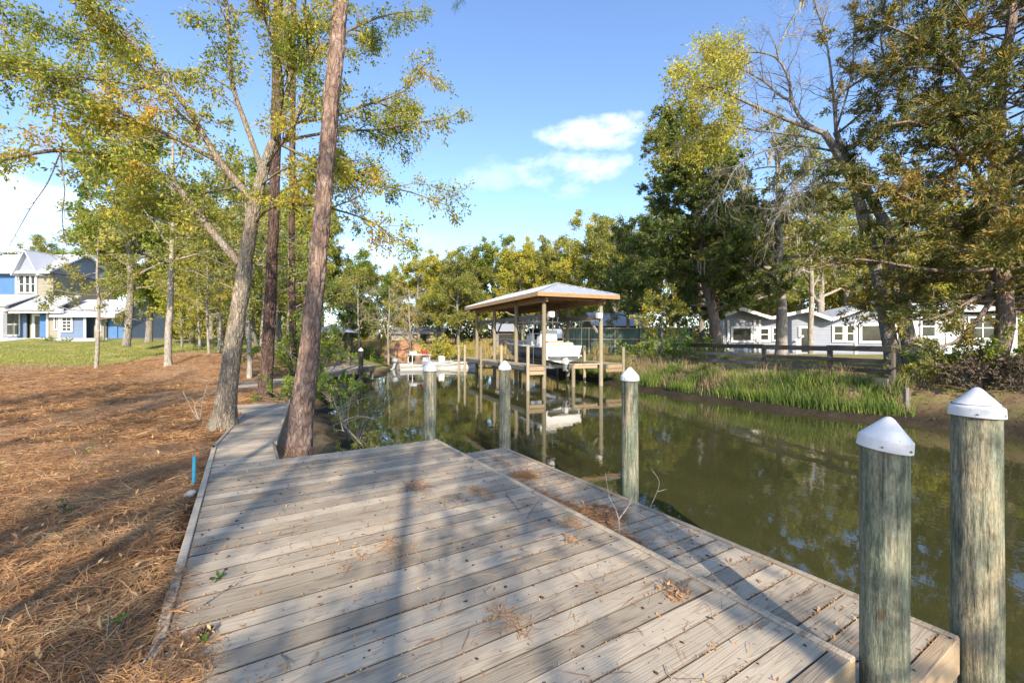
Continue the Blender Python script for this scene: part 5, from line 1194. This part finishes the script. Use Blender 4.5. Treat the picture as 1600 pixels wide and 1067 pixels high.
# wood behind the lawn, left
row([('oakA', 232, 33, .95), ('tallC', 300, 31, .80), ('oakB', 345, 27, .72), ('tallC', 398, 29, .85), ('oakA', 437, 34, .85), ('tallC', 470, 27, .72), ('oakB', 505, 40, .92), ('oakA', 545, 46, .95)],
    'green and yellow tree in the wood at the left of the canal', 'wood left of the canal', [L_GREEN, L_YEL, L_OLIVE, L_GREEN])
row([('slimF', 342, 21, .7), ('slimF', 372, 23, .75), ('slimF', 408, 22, .8), ('slimF', 430, 25, .85), ('slimF', 447, 20, .7), ('slimF', 478, 24, .75), ('slimF', 312, 24, .7)],
    'thin pale sapling among the trunks behind the oak', 'saplings behind the oak', [L_YEL, L_GREEN, L_OLIVE])
row([('tallC', 60, 62, 1.0), ('oakA', 120, 58, 1.0), ('oakB', 180, 55, .95), ('tallC', 260, 52, 1.0), ('oakA', 330, 50, 1.0), ('oakB', 400, 54, 1.0), ('tallC', 455, 58, 1.1), ('oakA', -30, 64, 1.0)],
    'tree in the far wood behind the blue house', 'far wood behind the blue house', [L_OLIVE, L_GREEN, L_YEL])
# wood behind the canal end and boathouse
row([('oakB', 655, 58, .95), ('oakB', 715, 52, .88), ('oakA', 770, 60, 1.10), ('oakB', 815, 54, .95), ('oakA', 870, 58, 1.10), ('oakB', 925, 50, 1.12), ('oakA', 960, 44, 1.05), ('oakA', 590, 64, .9), ('oakA', 685, 63, 1.0), ('oakB', 742, 58, .98), ('oakB', 843, 62, 1.05)],
    'sunlit yellow-green oak in the wood behind the boathouse', 'wood behind the boathouse', [L_YEL, L_OLIVE, L_GREEN, L_YEL, L_OLIVE])
row([('tallC', 560, 72, .9), ('oakA', 625, 76, .9), ('oakA', 690, 74, 1.0), ('tallC', 745, 80, 1.0), ('oakA', 800, 76, 1.15), ('oakB', 860, 78, 1.2), ('oakA', 920, 74, 1.2), ('oakA', 990, 68, 1.1)],
    'olive tree in the far back row beyond the canal', 'far back row beyond the canal', [L_OLIVE, L_GREEN])
# wood behind the white house
row([('mossE', 1050, 44, 1.0), ('oakA', 1095, 40, 1.0), ('mossE', 1160, 44, 1.0), ('oakB', 1205, 48, 1.0), ('oakB', 1250, 46, 1.05), ('mossE', 1325, 42, 1.05), ('oakB', 1370, 44, 1.0), ('mossE', 1420, 40, 1.05), ('oakA', 1480, 42, 1.05), ('oakA', 1545, 40, 1.1), ('mossE', 1610, 38, 1.1), ('oakA', 1680, 34, 1.1)],
    'mossy yellow-green oak in the wood behind the white house', 'wood behind the white house', [L_OLIVE, L_OLIVE, L_YEL, L_YEL, L_YEL])
row([('oakA', 1120, 66, 1.1), ('oakA', 1220, 68, 1.1), ('oakB', 1320, 64, 1.15), ('oakA', 1430, 62, 1.15), ('oakA', 1560, 60, 1.15)], 'olive tree in the back row far behind the white house', 'back row behind the white house', [L_OLIVE])

# ------------------------------------------------------------------ shrubs
def shrub(name, label, base, R, Hh, leafm, seed, stems=14, per=9, lsize=.06, bark=B_GREY, group=None, twd=6.0, z=None, bare=0):
    r = np.random.default_rng(seed); base = np.array(base, float); base[2] = gz_at(base[0], base[1]) - .04 if z is None else z
    st = []
    for i in range(stems):
        a = r.uniform(0, 2 * pi); o = base + np.array([cos(a), sin(a), 0]) * R * .35 * r.random(); L = Hh * r.uniform(.7, 1.3)
        st.append((wander(r, o, (cos(a) * R / Hh * .8, sin(a) * R / Hh * .8, 1), L, 6, .16, .12), np.linspace(.012 * Hh + .004, .004, 7)))
    sub = spawn(r, st, 3.2 / max(Hh, .6), Hh * .45, 45, .008, 4, .15, .1, .2, .05); tw = spawn(r, sub, twd / max(Hh, .6) * 1.2, Hh * .22, 45, .004, 3, .1, .05, .2)
    mb = tubes(st + sub, None, .03); tubes(tw, mb, 1); Pp, D = leaf_spots(r, tw + sub, per, .02 * Hh); lm = leaf_mesh(r, Pp, D, lsize, .48, flat=.3)
    e = make_tree(name, label, base, mb, bark, lm, leafm, None, group, 'shrub', 'foliage')
    return e
def xy(px, Y): return ((px - CX) / FPX * Y, Y, 0)
NB = 'shrubs growing between the deck and the water'
shrub('waterside_shrub', 'leafy green shrub rising just right of the leaning pine trunk', xy(550, 9.2), .75, 1.15, L_BUSH, 201, 12, 8, .045, group=NB)
shrub('waterside_shrub', 'low olive shrub at the far edge of the deck, tangled with dead branches', xy(600, 7.9), .70, .75, L_OLIVE, 202, 24, 22, .04, group=NB)
shrub('waterside_shrub', 'grey-green shrub next to the dark piling at the deck corner', xy(640, 7.6), .55, .70, L_OLIVE, 203, 20, 26, .045, group=NB)
shrub('waterside_shrub', 'sprig of bright yellow-green leaves beside the dark corner piling', xy(716, 7.05), .22, .42, L_BUSH, 204, 7, 8, .05, group=NB, z=-.62)
shrub('waterside_shrub', 'shrub under the boardwalk bend between the two pines', xy(455, 11.2), .8, 1.0, L_GREEN, 205, 20, 26, .055, group=NB)
shrub('waterside_shrub', 'tall dark-leaved shrub behind the boardwalk, left of the neighbour dock', xy(490, 17.0), 1.3, 2.4, L_GREEN, 206, 22, 26, .10, group=NB)
shrub('waterside_shrub', 'bush on the bank at the root of the neighbour dock', xy(520, 15.0), .9, 1.1, L_BUSH, 207, 20, 26, .07, group=NB)
bk = shrub('bank_shrub', 'x', (0, 0, 0), 1.3, 1.9, L_BUSH, 208, 18, 11, .17, z=0.0)
first = True
for px, Y, sc, lf, lab in ((592, 47, 1.25, L_BUSH, 'bright green bush at the foot of the bare pale-trunked tree'), (668, 50, 1.4, L_YEL, 'yellow-green bush right of the clay heap'), (700, 48, 1.5, L_YEL, 'large sunlit bush between clay heap and pedestal'),
                           (1000, 24, .75, L_GREEN, 'green bush at the water end of the metal fence'), (1052, 21.5, .75, L_BUSH, 'bush at the left end of the rail fence'), (1120, 21, .55, L_GREEN, 'small bush at the second fence post'),
                           (1478, 13.6, .55, L_GREEN, 'bush beside the leaning tree on the bank'), (1520, 12.6, .6, L_OLIVE, 'olive bush under the right-hand cedar'), (1580, 12.0, .7, L_GREEN, 'green bush under the cedar at the right edge'), (1600, 10.9, .6, L_DEAD, 'brown dry bush hanging over the bank at far right'),
                           (1540, 11.3, .5, L_DEAD, 'tangle of dry brown brush on the bank behind the tall piling'), (1430, 12.6, .45, L_OLIVE, 'weedy bush at the end of the rail fence'), (560, 50, 1.3, L_GREEN, 'dark bush left of the bare pale-trunked tree'), (535, 44, 1.1, L_OLIVE, 'bush behind the pier shelter'),
                           (75, 39.5, .28, L_GREEN, 'small clipped bush by the beige wall of the blue house'), (105, 39.2, .26, L_GREEN, 'small clipped bush under the white-framed window'), (160, 39.6, .26, L_GREEN, 'small clipped bush by the blue garage door')):
    e = bk if first else copy_tree(bk); first = False
    e.location = at_px(px, Y); e.scale = (sc, sc, sc); e.rotation_euler = (0, 0, px * .7); tag(e, lab, 'shrub', 'bushes along the banks')
    for ch in e.children:
        if ch.name.startswith('foliage'): ch.material_slots[0].link = 'OBJECT'; ch.material_slots[0].material = lf

# low undergrowth wall that closes the view under the far trees
r = np.random.default_rng(91); mb = MB(); Pp = []
for (pa, ya, pb, yb, hh, n) in ((205, 48, 540, 52, 5.2, 20000), (540, 66, 1010, 60, 6.2, 26000), (1010, 50, 1640, 44, 5.4, 20000)):
    for k in range(n):
        f = r.random(); Y = ya + (yb - ya) * f + r.uniform(0, 6); px = pa + (pb - pa) * f; x = (px - CX) / FPX * Y; Pp.append((x, Y, hh * r.random() ** 1.4 * (.5 + vnoise(np.array([[x * .4, Y * .2, 0]]), 5)[0])))
Pp = np.array(Pp); Pp[:, 2] += terrain(Pp[:, 0], Pp[:, 1])[0]
leaf_mesh(r, Pp, np.tile([0, 0, 1.0], (len(Pp), 1)), .42, .5, mb, .2, .4); o = mb.build('undergrowth', L_OLIVE); tag(o, 'dense leafy undergrowth below the far trees', 'undergrowth', kind='stuff')

# ------------------------------------------------------------------ grasses and straw
def blades(r, Pp, h, w, lean=.35, seg=2):
    n = len(Pp); a = r.uniform(0, 2 * pi, n); L = h * r.uniform(.55, 1.25, n); la = r.uniform(0, 2 * pi, n); lm_ = lean * r.uniform(.2, 1.2, n)
    side = np.stack([np.cos(a), np.sin(a), 0 * a], 1) * (w * r.uniform(.7, 1.3, n))[:, None]; ln = np.stack([np.cos(la), np.sin(la), 0 * la], 1) * (lm_ * L)[:, None]; up = np.array([0, 0, 1.0]) * L[:, None]
    V = np.stack([Pp - side, Pp + side, Pp + up * .55 + ln * .35 + side * .8, Pp + up * .55 + ln * .35 - side * .8, Pp + up * (1 - lm_[:, None] * .4) + ln], 1).reshape(-1, 3); b = np.arange(n)[:, None] * 5
    return V, b + np.array([[0, 1, 2, 3]]), b + np.array([[3, 2, 4]])
def bank_points(r, n, path, d0, d1, clump=.8, seed=1):
    path = np.array(path); seg = np.linalg.norm(np.diff(path, axis=0), axis=1); cum = np.concatenate([[0], np.cumsum(seg)]); out = []
    t = r.uniform(0, cum[-1], n * 3); i = np.clip(np.searchsorted(cum, t) - 1, 0, len(seg) - 1); f = ((t - cum[i]) / seg[i])[:, None]
    p = path[i] * (1 - f) + path[i + 1] * f; dn = (path[i + 1] - path[i]) / seg[i][:, None]; nn_ = np.stack([dn[:, 1], -dn[:, 0]], 1); d = r.uniform(d0, d1, len(t))[:, None]
    q = p + nn_ * d * -1; k = vnoise(np.stack([q[:, 0] * clump, q[:, 1] * clump, q[:, 0] * 0], 1), seed); q = q[k + r.normal(0, .12, len(k)) > .45][:n]
    z, dd, lf = terrain(q[:, 0], q[:, 1]); ok = (dd > .22); return np.column_stack([q, z - .02])[ok]
r = np.random.default_rng(55); bank = RIGHT[4:10][::-1]   # near to far
def side_test(path):
    a, b = np.array(path[0]), np.array(path[1]); dn = unit(b - a); return dn
pt = bank_points(r, 15000, RIGHT[4:9], -1.7, -.25, 1.1, 3); 
if len(pt) < 500: pt = bank_points(r, 15000, RIGHT[4:9], .25, 1.7, 1.1, 3)
V, Q, T = blades(r, pt, .44, .008, .45); mb = MB(); mb.add(V, Q, T); o = mb.build('marsh_grass', L_MARSH); tag(o, 'green marsh grass fringing the far bank', 'grass', kind='stuff')
pb = bank_points(r, 2500, RIGHT[4:9], .7, 2.4, 1.3, 8)
if len(pb) < 300: pb = bank_points(r, 2500, RIGHT[4:9], -2.4, -.7, 1.3, 8)
V, Q, T = blades(r, pb, .58, .006, .5); mb = MB(); mb.add(V, Q, T); o = mb.build('dry_reeds', mat_leaf('dry_reed_stems', [(.1, (.20, .14, .08)), (.5, (.36, .27, .16)), (.9, (.48, .38, .24))], trans=.2)); tag(o, 'dry brown reed stems mixed into the marsh grass', 'reeds', kind='stuff')
pt2 = bank_points(r, 7000, RIGHT[0:5], .3, 5.0, .6, 4)
if len(pt2) < 300: pt2 = bank_points(r, 7000, RIGHT[0:5], -5.0, -.3, .6, 4)
V, Q, T = blades(r, pt2, .8, .02, .4); mb = MB(); mb.add(V, Q, T); o = mb.build('dry_bank_grass', mat_leaf('dry_grass', [(.1, (.26, .20, .07)), (.5, (.44, .34, .13)), (.9, (.52, .44, .2))], trans=.3, clump=.3)); tag(o, 'dry yellow grass on the bank at the end of the canal', 'grass', kind='stuff')
# weeds on the right bank behind the grass
pt3 = bank_points(r, 9000, RIGHT[4:11], 1.2, 7.0, .7, 6)
if len(pt3) < 300: pt3 = bank_points(r, 9000, RIGHT[4:11], -7.0, -1.2, .7, 6)
V, Q, T = blades(r, pt3, .20, .008, .8); mb = MB(); mb.add(V, Q, T); o = mb.build('bank_weeds', L_LAWN); tag(o, 'short weeds and grass behind the rail fence', 'grass', kind='stuff')
n = 6000; qx = r.uniform(9.5, 17, n); qy = r.uniform(7.5, 14.5, n); qz, qd, ql = terrain(qx, qy); k = (~ql) & (qd > .25) & (qd < 4.0); mb = MB(); leaf_mesh(r, np.column_stack([qx, qy, qz + .01])[k], np.zeros((k.sum(), 3)), .07, .4, mb, .9, 0)
o = mb.build('bank_litter', L_DEAD); tag(o, 'dark dead leaves and debris on the muddy right bank', 'leaf litter', kind='stuff')
# lawn
n = 26000; Yl = 12 + 18 * r.random(n) ** 1.3; pxl = r.uniform(-120, 330, n); X = (pxl - CX) / FPX * Yl; ll = np.interp(X, [-60, -22, -14, -9, -4, 2], [13, 15.0, 21, 31, 60, 90]); k = Yl > ll + r.normal(0, .8, n); X, Yl = X[k], Yl[k]
V, Q, T = blades(r, np.column_stack([X, Yl, terrain(X, Yl)[0] - .01]), .10, .010, .7); mb = MB(); mb.add(V, Q, T); o = mb.build('lawn_grass', L_LAWN); tag(o, 'short lawn grass in front of the blue house', 'grass', kind='stuff')

def needles(r, Pp, L, w, zt=.05, curve=.25, dirs=None):
    n = len(Pp); a = r.uniform(0, 2 * pi, n) if dirs is None else dirs; l = L * r.uniform(.5, 1.2, (n, 1)); tl = r.normal(0, zt, (n, 1)); d = np.stack([np.cos(a), np.sin(a), 0 * a], 1) + np.array([0, 0, 1]) * tl; s = np.stack([-np.sin(a), np.cos(a), 0 * a], 1)
    c = s * (r.normal(0, curve, (n, 1)) * l); rl = r.normal(0, .5, (n, 1)); wv = (s + np.array([0, 0, 1]) * rl) * w * .5
    m_ = Pp + d * l * .5 + c * .25 + np.array([0, 0, 1]) * np.abs(r.normal(0, .006, (n, 1))); e_ = Pp + d * l
    V = np.stack([Pp - wv, Pp + wv, m_ + wv, m_ - wv, e_ + wv * .4, e_ - wv * .4], 1).reshape(-1, 3); b = np.arange(n)[:, None] * 6
    return V, np.vstack([b + [[0, 1, 2, 3]], b + [[3, 2, 4, 5]]])
r = np.random.default_rng(66); n = 130000; Y = 1.35 + 11.5 * r.random(n) ** 1.7; X = -.8 - (Y * 1.25 + .6) * r.random(n); s_ = X * U[0] + Y * U[1]; t_ = X * Nn[0] + Y * Nn[1]
dl_ = seg_dist(X, Y, LEFT); wl = ((X + 3.63) * math.cos(WR) + (Y - 5.93) * math.sin(WR)); edge_ = np.where(s_ < 6.4, t_ < -.40 + .03 * r.standard_normal(n), wl < -.42)
k = edge_ & (X > -11); X, Y = X[k], Y[k]
dirn = vnoise(np.stack([X * 2.2, Y * 2.2, X * 0], 1), 31) * 2 * pi * 1.5 + r.normal(0, 1.5, len(X)); hgt = .045 * vnoise(np.stack([X * 3.1, Y * 3.1, X * 0], 1), 32) * r.random(len(X))
V, Q = needles(r, np.column_stack([X, Y, terrain(X, Y)[0] + .004 + hgt]), .17, .0034, .16, .20, dirn); mb = MB(); mb.add(V, Q); o = mb.build('pine_straw', L_STRAW); tag(o, 'carpet of orange-brown pine straw left of the deck', 'pine straw', kind='stuff')
n = 90000; Y2 = 6.5 + 12 * r.random(n) ** 1.2; X2 = -3.0 - (Y2 * 1.3) * r.random(n); z2, d2, l2 = terrain(X2, Y2); wl = ((X2 + 3.63) * math.cos(WR) + (Y2 - 5.93) * math.sin(WR))
k = l2 & (d2 > 1.0) & ((wl < -.45) | (Y2 > 11)) & (np.abs(X2 + 8.3) > .7) & (Y2 < np.interp(X2, [-60, -22, -14, -9, -4, 2], [13, 15.0, 21, 31, 60, 90]) + r.normal(0, .8, n)); X2, Y2, z2 = X2[k], Y2[k], z2[k]
V, Q = needles(r, np.column_stack([X2, Y2, z2 + .004 + .03 * r.random(len(X2))]), .22, .0065, .16, .2); mb2 = MB(); mb2.add(V, Q); o = mb2.build('far_pine_straw', L_STRAW); tag(o, 'pine straw further back around the tree trunks', 'pine straw', kind='stuff')
n = 2600; Y3 = 1.5 + 11 * r.random(n) ** 1.4; X3 = -1.0 - (Y3 * 1.2 + .5) * r.random(n); t3 = X3 * Nn[0] + Y3 * Nn[1]; s3 = X3 * U[0] + Y3 * U[1]; k = np.where(s3 < 6.4, t3 < -.42, (X3 + 3.63) * math.cos(WR) + (Y3 - 5.93) * math.sin(WR) < -.45); X3, Y3 = X3[k], Y3[k]
mb2 = MB(); leaf_mesh(r, np.column_stack([X3, Y3, terrain(X3, Y3)[0] + .035 + .02 * r.random(len(X3))]), np.zeros((len(X3), 3)), .055, .42, mb2, 1.5, 0); o = mb2.build('leaves_on_straw', L_DRY); tag(o, 'dry leaves lying on the pine straw', 'leaf litter', kind='stuff')
# straw spilling over the deck edge, needle drifts on the dock
def drift(r, s, t, rs, rt, n, z, L=.13, w=.0028):
    a = r.uniform(0, 2 * pi, n); q = np.sqrt(r.random(n)); S = s + rs * q * np.cos(a); T_ = t + rt * q * np.sin(a); X = S * U[0] + T_ * Nn[0]; Y = S * U[1] + T_ * Nn[1]
    return np.column_stack([X, Y, z + .004 + .022 * (1 - q) * r.random(n)]), L, w
mb = MB()
for (s, t, rs, rt, n, z) in ((2.35, -.33, .35, .20, 900, .01), (2.0, -.36, .4, .14, 700, .01), (3.1, -.36, .4, .07, 300, .01), (3.05, 2.62, .75, .13, 1700, LZ), (3.0, 2.85, .25, .18, 500, LZ), (4.35, 2.85, .16, .14, 420, LZ), (4.0, 2.58, .45, .10, 520, LZ), (1.42, 2.50, .16, .08, 220, LZ), (1.75, 2.55, .25, .07, 160, LZ), (2.3, 2.52, .3, .08, 220, LZ), (5.0, 2.50, .5, .06, 250, LZ),
                             (4.1, 1.45, .22, .10, 160, 0), (3.65, 1.9, .2, .08, 120, 0), (3.0, .9, .2, .12, 100, 0), (2.6, 1.7, 1.6, 1.2, 330, 0), (4.3, 1.0, 1.5, 1.2, 300, 0), (1.9, 1.15, .16, .08, 60, 0), (2.65, 2.2, .12, .08, 110, 0), (3.7, 3.0, 1.6, .35, 500, LZ)):
    Pp, L, w = drift(r, s, t, rs, rt, n, z); V, Q = needles(r, Pp, L * (.8 if n < 200 else 1), w, .05, .25); mb.add(V, Q)
o = mb.build('needle_drifts', L_STRAW); tag(o, 'drifts of fallen pine needles on the planks', 'pine needles', kind='stuff')
# leaf litter: curled leaves, crumbs caught in the seams
mb = MB(); Pp = []; sz = []
def st_pts(s, t, z): return np.column_stack([s * U[0] + t * Nn[0], s * U[1] + t * Nn[1], z])
n = 700; s_ = r.uniform(S0 + .1, S1, n); t_ = r.uniform(T0, T1, n); leaf_mesh(r, st_pts(s_, t_, np.full(n, .008)), np.zeros((n, 3)), .022, .42, mb, 2.5, 0)
n = 260; s_ = r.uniform(LS0 + .1, LS1, n); t_ = r.uniform(LT0 + .02, LT1 - .05, n); leaf_mesh(r, st_pts(s_, t_, np.full(n, LZ + .008)), np.zeros((n, 3)), .035, .45, mb, 2.5, 0)
for (s, t, rad, n, z, size) in ((1.62, 2.08, .085, 70, 0, .034), (2.42, 2.0, .07, 50, 0, .030), (1.98, 1.1, .06, 36, 0, .026), (1.5, 2.48, .10, 60, LZ, .030), (3.2, 2.58, .30, 200, LZ, .030), (3.55, 1.55, .12, 40, 0, .028), (3.0, .62, .16, 60, 0, .026), (2.42, -.34, .26, 130, .01, .034), (2.05, .02, .18, 90, 0, .022), (2.0, -.36, .24, 110, .02, .034)):
    a = r.uniform(0, 2 * pi, n); q = rad * np.sqrt(r.random(n)); leaf_mesh(r, st_pts(s + q * np.cos(a), t + q * np.sin(a), z + .006 + .02 * r.random(n)), np.zeros((n, 3)), size, .36, mb, 1.6, 0)
n = 3800; i = r.integers(0, 34, n); s_ = S0 + .09 - .0045 + i * .147 + r.normal(0, .004, n); t_ = r.uniform(T0, T1 - .05, n); kk = vnoise(np.stack([s_ * 3, t_ * 5, s_ * 0], 1), 12) > .42
leaf_mesh(r, st_pts(s_[kk], t_[kk], np.full(kk.sum(), .003)), np.zeros((kk.sum(), 3)), .014, .6, mb, 1.0, 0)
n = 2200; i = r.integers(0, 32, n); s_ = LS0 + .075 - .0045 + i * .147 + r.normal(0, .004, n); t_ = r.uniform(LT0, LT1 - .05, n); leaf_mesh(r, st_pts(s_, t_, np.full(n, LZ + .003)), np.zeros((n, 3)), .015, .6, mb, 1.0, 0)
o = mb.build('leaf_litter', L_DRY); tag(o, 'dry brown leaf litter scattered over deck and dock', 'leaf litter', kind='stuff')
# dark acorn hulls
mb = MB(); n = 420; s_ = S0 + .1 + (S1 - S0) * r.random(n) ** 1.0; t_ = r.uniform(T0, T1 - .03, n); pts = st_pts(s_, t_, np.full(n, .004)); n2 = 130; s2 = r.uniform(LS0, LS1, n2); t2 = r.uniform(LT0, LT1, n2); pts = np.vstack([pts, st_pts(s2, t2, np.full(n2, LZ + .004))])
for p in pts:
    a = r.uniform(0, pi); l = .005 + .013 * r.random() ** 2.2; w = l * r.uniform(.45, .8); ca, sa = cos(a), sin(a)
    V = [(p[0] + ca * l, p[1] + sa * l, p[2]), (p[0] - sa * w, p[1] + ca * w, p[2]), (p[0] - ca * l, p[1] - sa * l, p[2]), (p[0] + sa * w, p[1] - ca * w, p[2]), (p[0], p[1], p[2] + w * .7)]
    mb.add(V, None, [[0, 1, 4], [1, 2, 4], [2, 3, 4], [3, 0, 4]])
o = mb.build('acorn_hulls', M_HULLS); tag(o, 'dark acorn hulls dotted over the deck', 'acorn hulls', kind='stuff')

# ------------------------------------------------------------------ fallen branches, sprigs and small things
def dead_branch(label, base, paths, r0, seed, mat=B_PALE, dens=3.0, L=.2, group='fallen dead branches'):
    r = np.random.default_rng(seed); base = np.array(base, float); br = []
    for p in paths: pp, rr2 = smooth_pts(np.array(p, float), np.linspace(r0, r0 * .3, len(p)), 3); br.append((pp, rr2))
    tw = spawn(r, br, dens, L, 45, r0 * .5, 3, .25, .1, .25); mb = tubes(br + tw, None, .004)
    for v in mb.v: v -= base
    o = mb.build('fallen_branch', mat, None, tuple(base), smooth=True); tag(o, label, 'branch', group); return o
def dk(px, py, z=0.0): Y = (EYE - z) * FPX / (py - CY); return np.array([(px - CX) / FPX * Y, Y, z])
b0 = dk(967, 838, LZ + .01)
dead_branch('branching dead twig standing up from the needles on the lower dock', b0, [[b0, P(967, 815, b0[1]), P(962, 795, b0[1] + .05), P(952, 775, b0[1] + .1), P(946, 738, b0[1] + .1)], [P(966, 812, b0[1]), P(982, 790, b0[1]), P(990, 770, b0[1])]], .006, 301, dens=7)
b1 = dk(1012, 795, LZ + .01); b1[2] = LZ - .02
dead_branch('bare forked twig leaning over the water past the middle piling', b1, [[b1, P(1026, 770, b1[1]), P(1030, 752, b1[1]), P(1020, 735, b1[1])], [P(1026, 768, b1[1]), P(1042, 764, b1[1])]], .005, 302, dens=5)
b2 = np.array([-2.7, 7.9, -.5])
dead_branch('long arching dead branch over the shrubs behind the deck', b2, [[b2, P(530, 650, 8.0), P(560, 625, 8.2), (P(600, 619, 8.5)), P(660, 625, 8.8)], [P(520, 665, 7.8), P(560, 650, 7.9), P(600, 660, 8.0)], [b2, P(540, 665, 7.7), P(566, 650, 7.7)]], .011, 303, B_GREY, dens=2.5, L=.5)
b3 = dk(312, 655, -.03); b3[2] = gz_at(b3[0], b3[1])
dead_branch('pale dead twigs leaning against the foot of the oak', b3, [[b3, P(318, 620, b3[1]), P(330, 590, b3[1])], [b3, P(300, 640, b3[1]), P(285, 610, b3[1])], [b3, P(305, 630, b3[1] + .05), P(335, 612, b3[1] + .1)]], .010, 304, dens=4, L=.35)
b4 = dk(240, 1040, 0); dead_branch('grey stick lying along the near left edge of the deck', b4, [[dk(205, 1065, .02), dk(228, 1030, .03), dk(247, 1002, .03), dk(262, 990, .02)]], .007, 305, dens=3)
b5 = dk(340, 930, 0); dead_branch('thin curved twig on the planks near the pine cone', b5, [[dk(318, 945, .01), dk(345, 925, .015), dk(370, 912, .01), dk(398, 897, .01)]], .0035, 306, B_GREY, 2)
b6 = dk(826, 800, 0); dead_branch('dark twig on the planks at the middle of the deck', b6, [[dk(824, 808, .01), dk(836, 790, .02), dk(846, 778, .02)], [dk(790, 772, .01), dk(806, 790, .01), dk(812, 800, .01)]], .004, 307, B_GREY, 4, .1)
b7 = dk(452, 1030, 0); dead_branch('forked twig on the near planks', b7, [[dk(437, 1019, .01), dk(447, 1032, .012), dk(454, 1048, .008)], [dk(444, 1024, .01), dk(460, 1036, .012)]], .003, 308, B_GREY, 0)
b8 = dk(1050, 1050, 0); dead_branch('pale stick on the planks at the bottom of the picture', b8, [[dk(1040, 1040, .01), dk(1052, 1060, .012), dk(1102, 1061, .01)]], .0035, 309, B_PALE, 2, .06)

pc = dk(319, 985, .022); mb = MB(); rr3 = np.random.default_rng(3)
cone = empty('pine_cone', (pc[0], pc[1], .0), radians(38), 'small dark pine cone lying on the planks near the left edge', 'pine cone')
mb.tube([(-.035, 0, .02), (0, 0, .022), (.035, 0, .02)], [.008, .013, .005], 8); mb.build('core', M_HULLS, cone)
mb = MB()
for k in range(60):
    u_ = k / 60; a = k * 2.4; x = -.036 + .074 * u_; R_ = .019 * sin(pi * min(1, .15 + u_ * .85)) + .004; c = np.array([x, cos(a) * R_ * .6, .021 + sin(a) * R_ * .6]); d = unit([.6, cos(a), sin(a)]); sd = unit(np.cross(d, [1, 0, 0])); mb.add([c - sd * .003, c + sd * .003, c + d * .012 + sd * .006, c + d * .014, c + d * .012 - sd * .006], [[0, 1, 2, 4]], [[2, 3, 4]])
mb.build('scales', plain('cone_scales', (.10, .065, .045), .7, .3, 60), cone)
for (px, py, lab, sd_) in ((341, 905, 'fresh green leaf sprig on the planks, farther of two', 1), (319, 1008, 'fresh green leaf sprig on the planks beside the pine cone', 2)):
    p = dk(px, py); rq = np.random.default_rng(sd_); mb = MB(); n = 9; leaf_mesh(rq, np.tile([0, 0, .006], (n, 1)) + rq.normal(0, .008, (n, 3)) * [1, 1, .2], np.tile([0, 0, .5], (n, 1)), .045, .5, mb, .6, .6); o = mb.build('leaf_sprig', L_BUSH, None, tuple(p)); tag(o, lab, 'leaf', 'green leaf sprigs on the deck')
sx_, sy_ = ST(5.62, -.46); sk = np.array([sx_, sy_, gz_at(sx_, sy_)]); mb = MB(); mb.lathe([(0, .31), (.013, .31), (.016, .305), (.016, 0), (.0, 0)], 12); o = mb.build('survey_stake', M_STAKE, None, tuple(sk), (radians(2), radians(3), 0)); tag(o, 'short bright blue pipe stake at the left edge of the deck', 'stake')
shrub('weed_clump', 'small green weed growing beside the blue stake', (sk[0] + .0, sk[1] + .15, 0), .12, .18, L_BUSH, 311, 12, 8, .035)
def rock(label, px, py, R_, mat, seed, name='stone'):
    p = dk(px, py); p[2] = gz_at(p[0], p[1]); bm = bmesh.new(); bmesh.ops.create_icosphere(bm, subdivisions=3, radius=R_)
    co = np.array([v.co[:] for v in bm.verts]); f = .7 + .6 * vnoise(co / R_ * 1.3 + 5, seed)
    for v, k_ in zip(bm.verts, f): v.co = Vector((v.co.x * k_, v.co.y * k_ * .8, v.co.z * k_ * .65))
    me = bpy.data.meshes.new(name); bm.to_mesh(me); bm.free(); me.materials.append(mat); o = link(name, me, None, (p[0], p[1], p[2] + R_ * .35)); tag(o, label, 'stone'); return o
rock('pale grey stone in the straw beside the deck edge', 298, 762, .055, M_CONC, 1)
rock('bluish grey block half buried in straw against the deck edge', 270, 885, .06, plain('blue_grey_block', (.42, .45, .55), .8, .15, 20), 2, 'block')
for (px, py, sd_, lab) in ((110, 800, 1, 'tiny green seedling in the straw, middle of three'), (175, 995, 2, 'tiny green seedling in the straw nearest the viewer'), (120, 712, 3, 'tiny green seedling in the straw, farthest of three')):
    p = dk(px, py, -.06); shrub('seedling', lab, (p[0], p[1], 0), .05, .16, L_BUSH, 320 + sd_, 4, 5, .035)
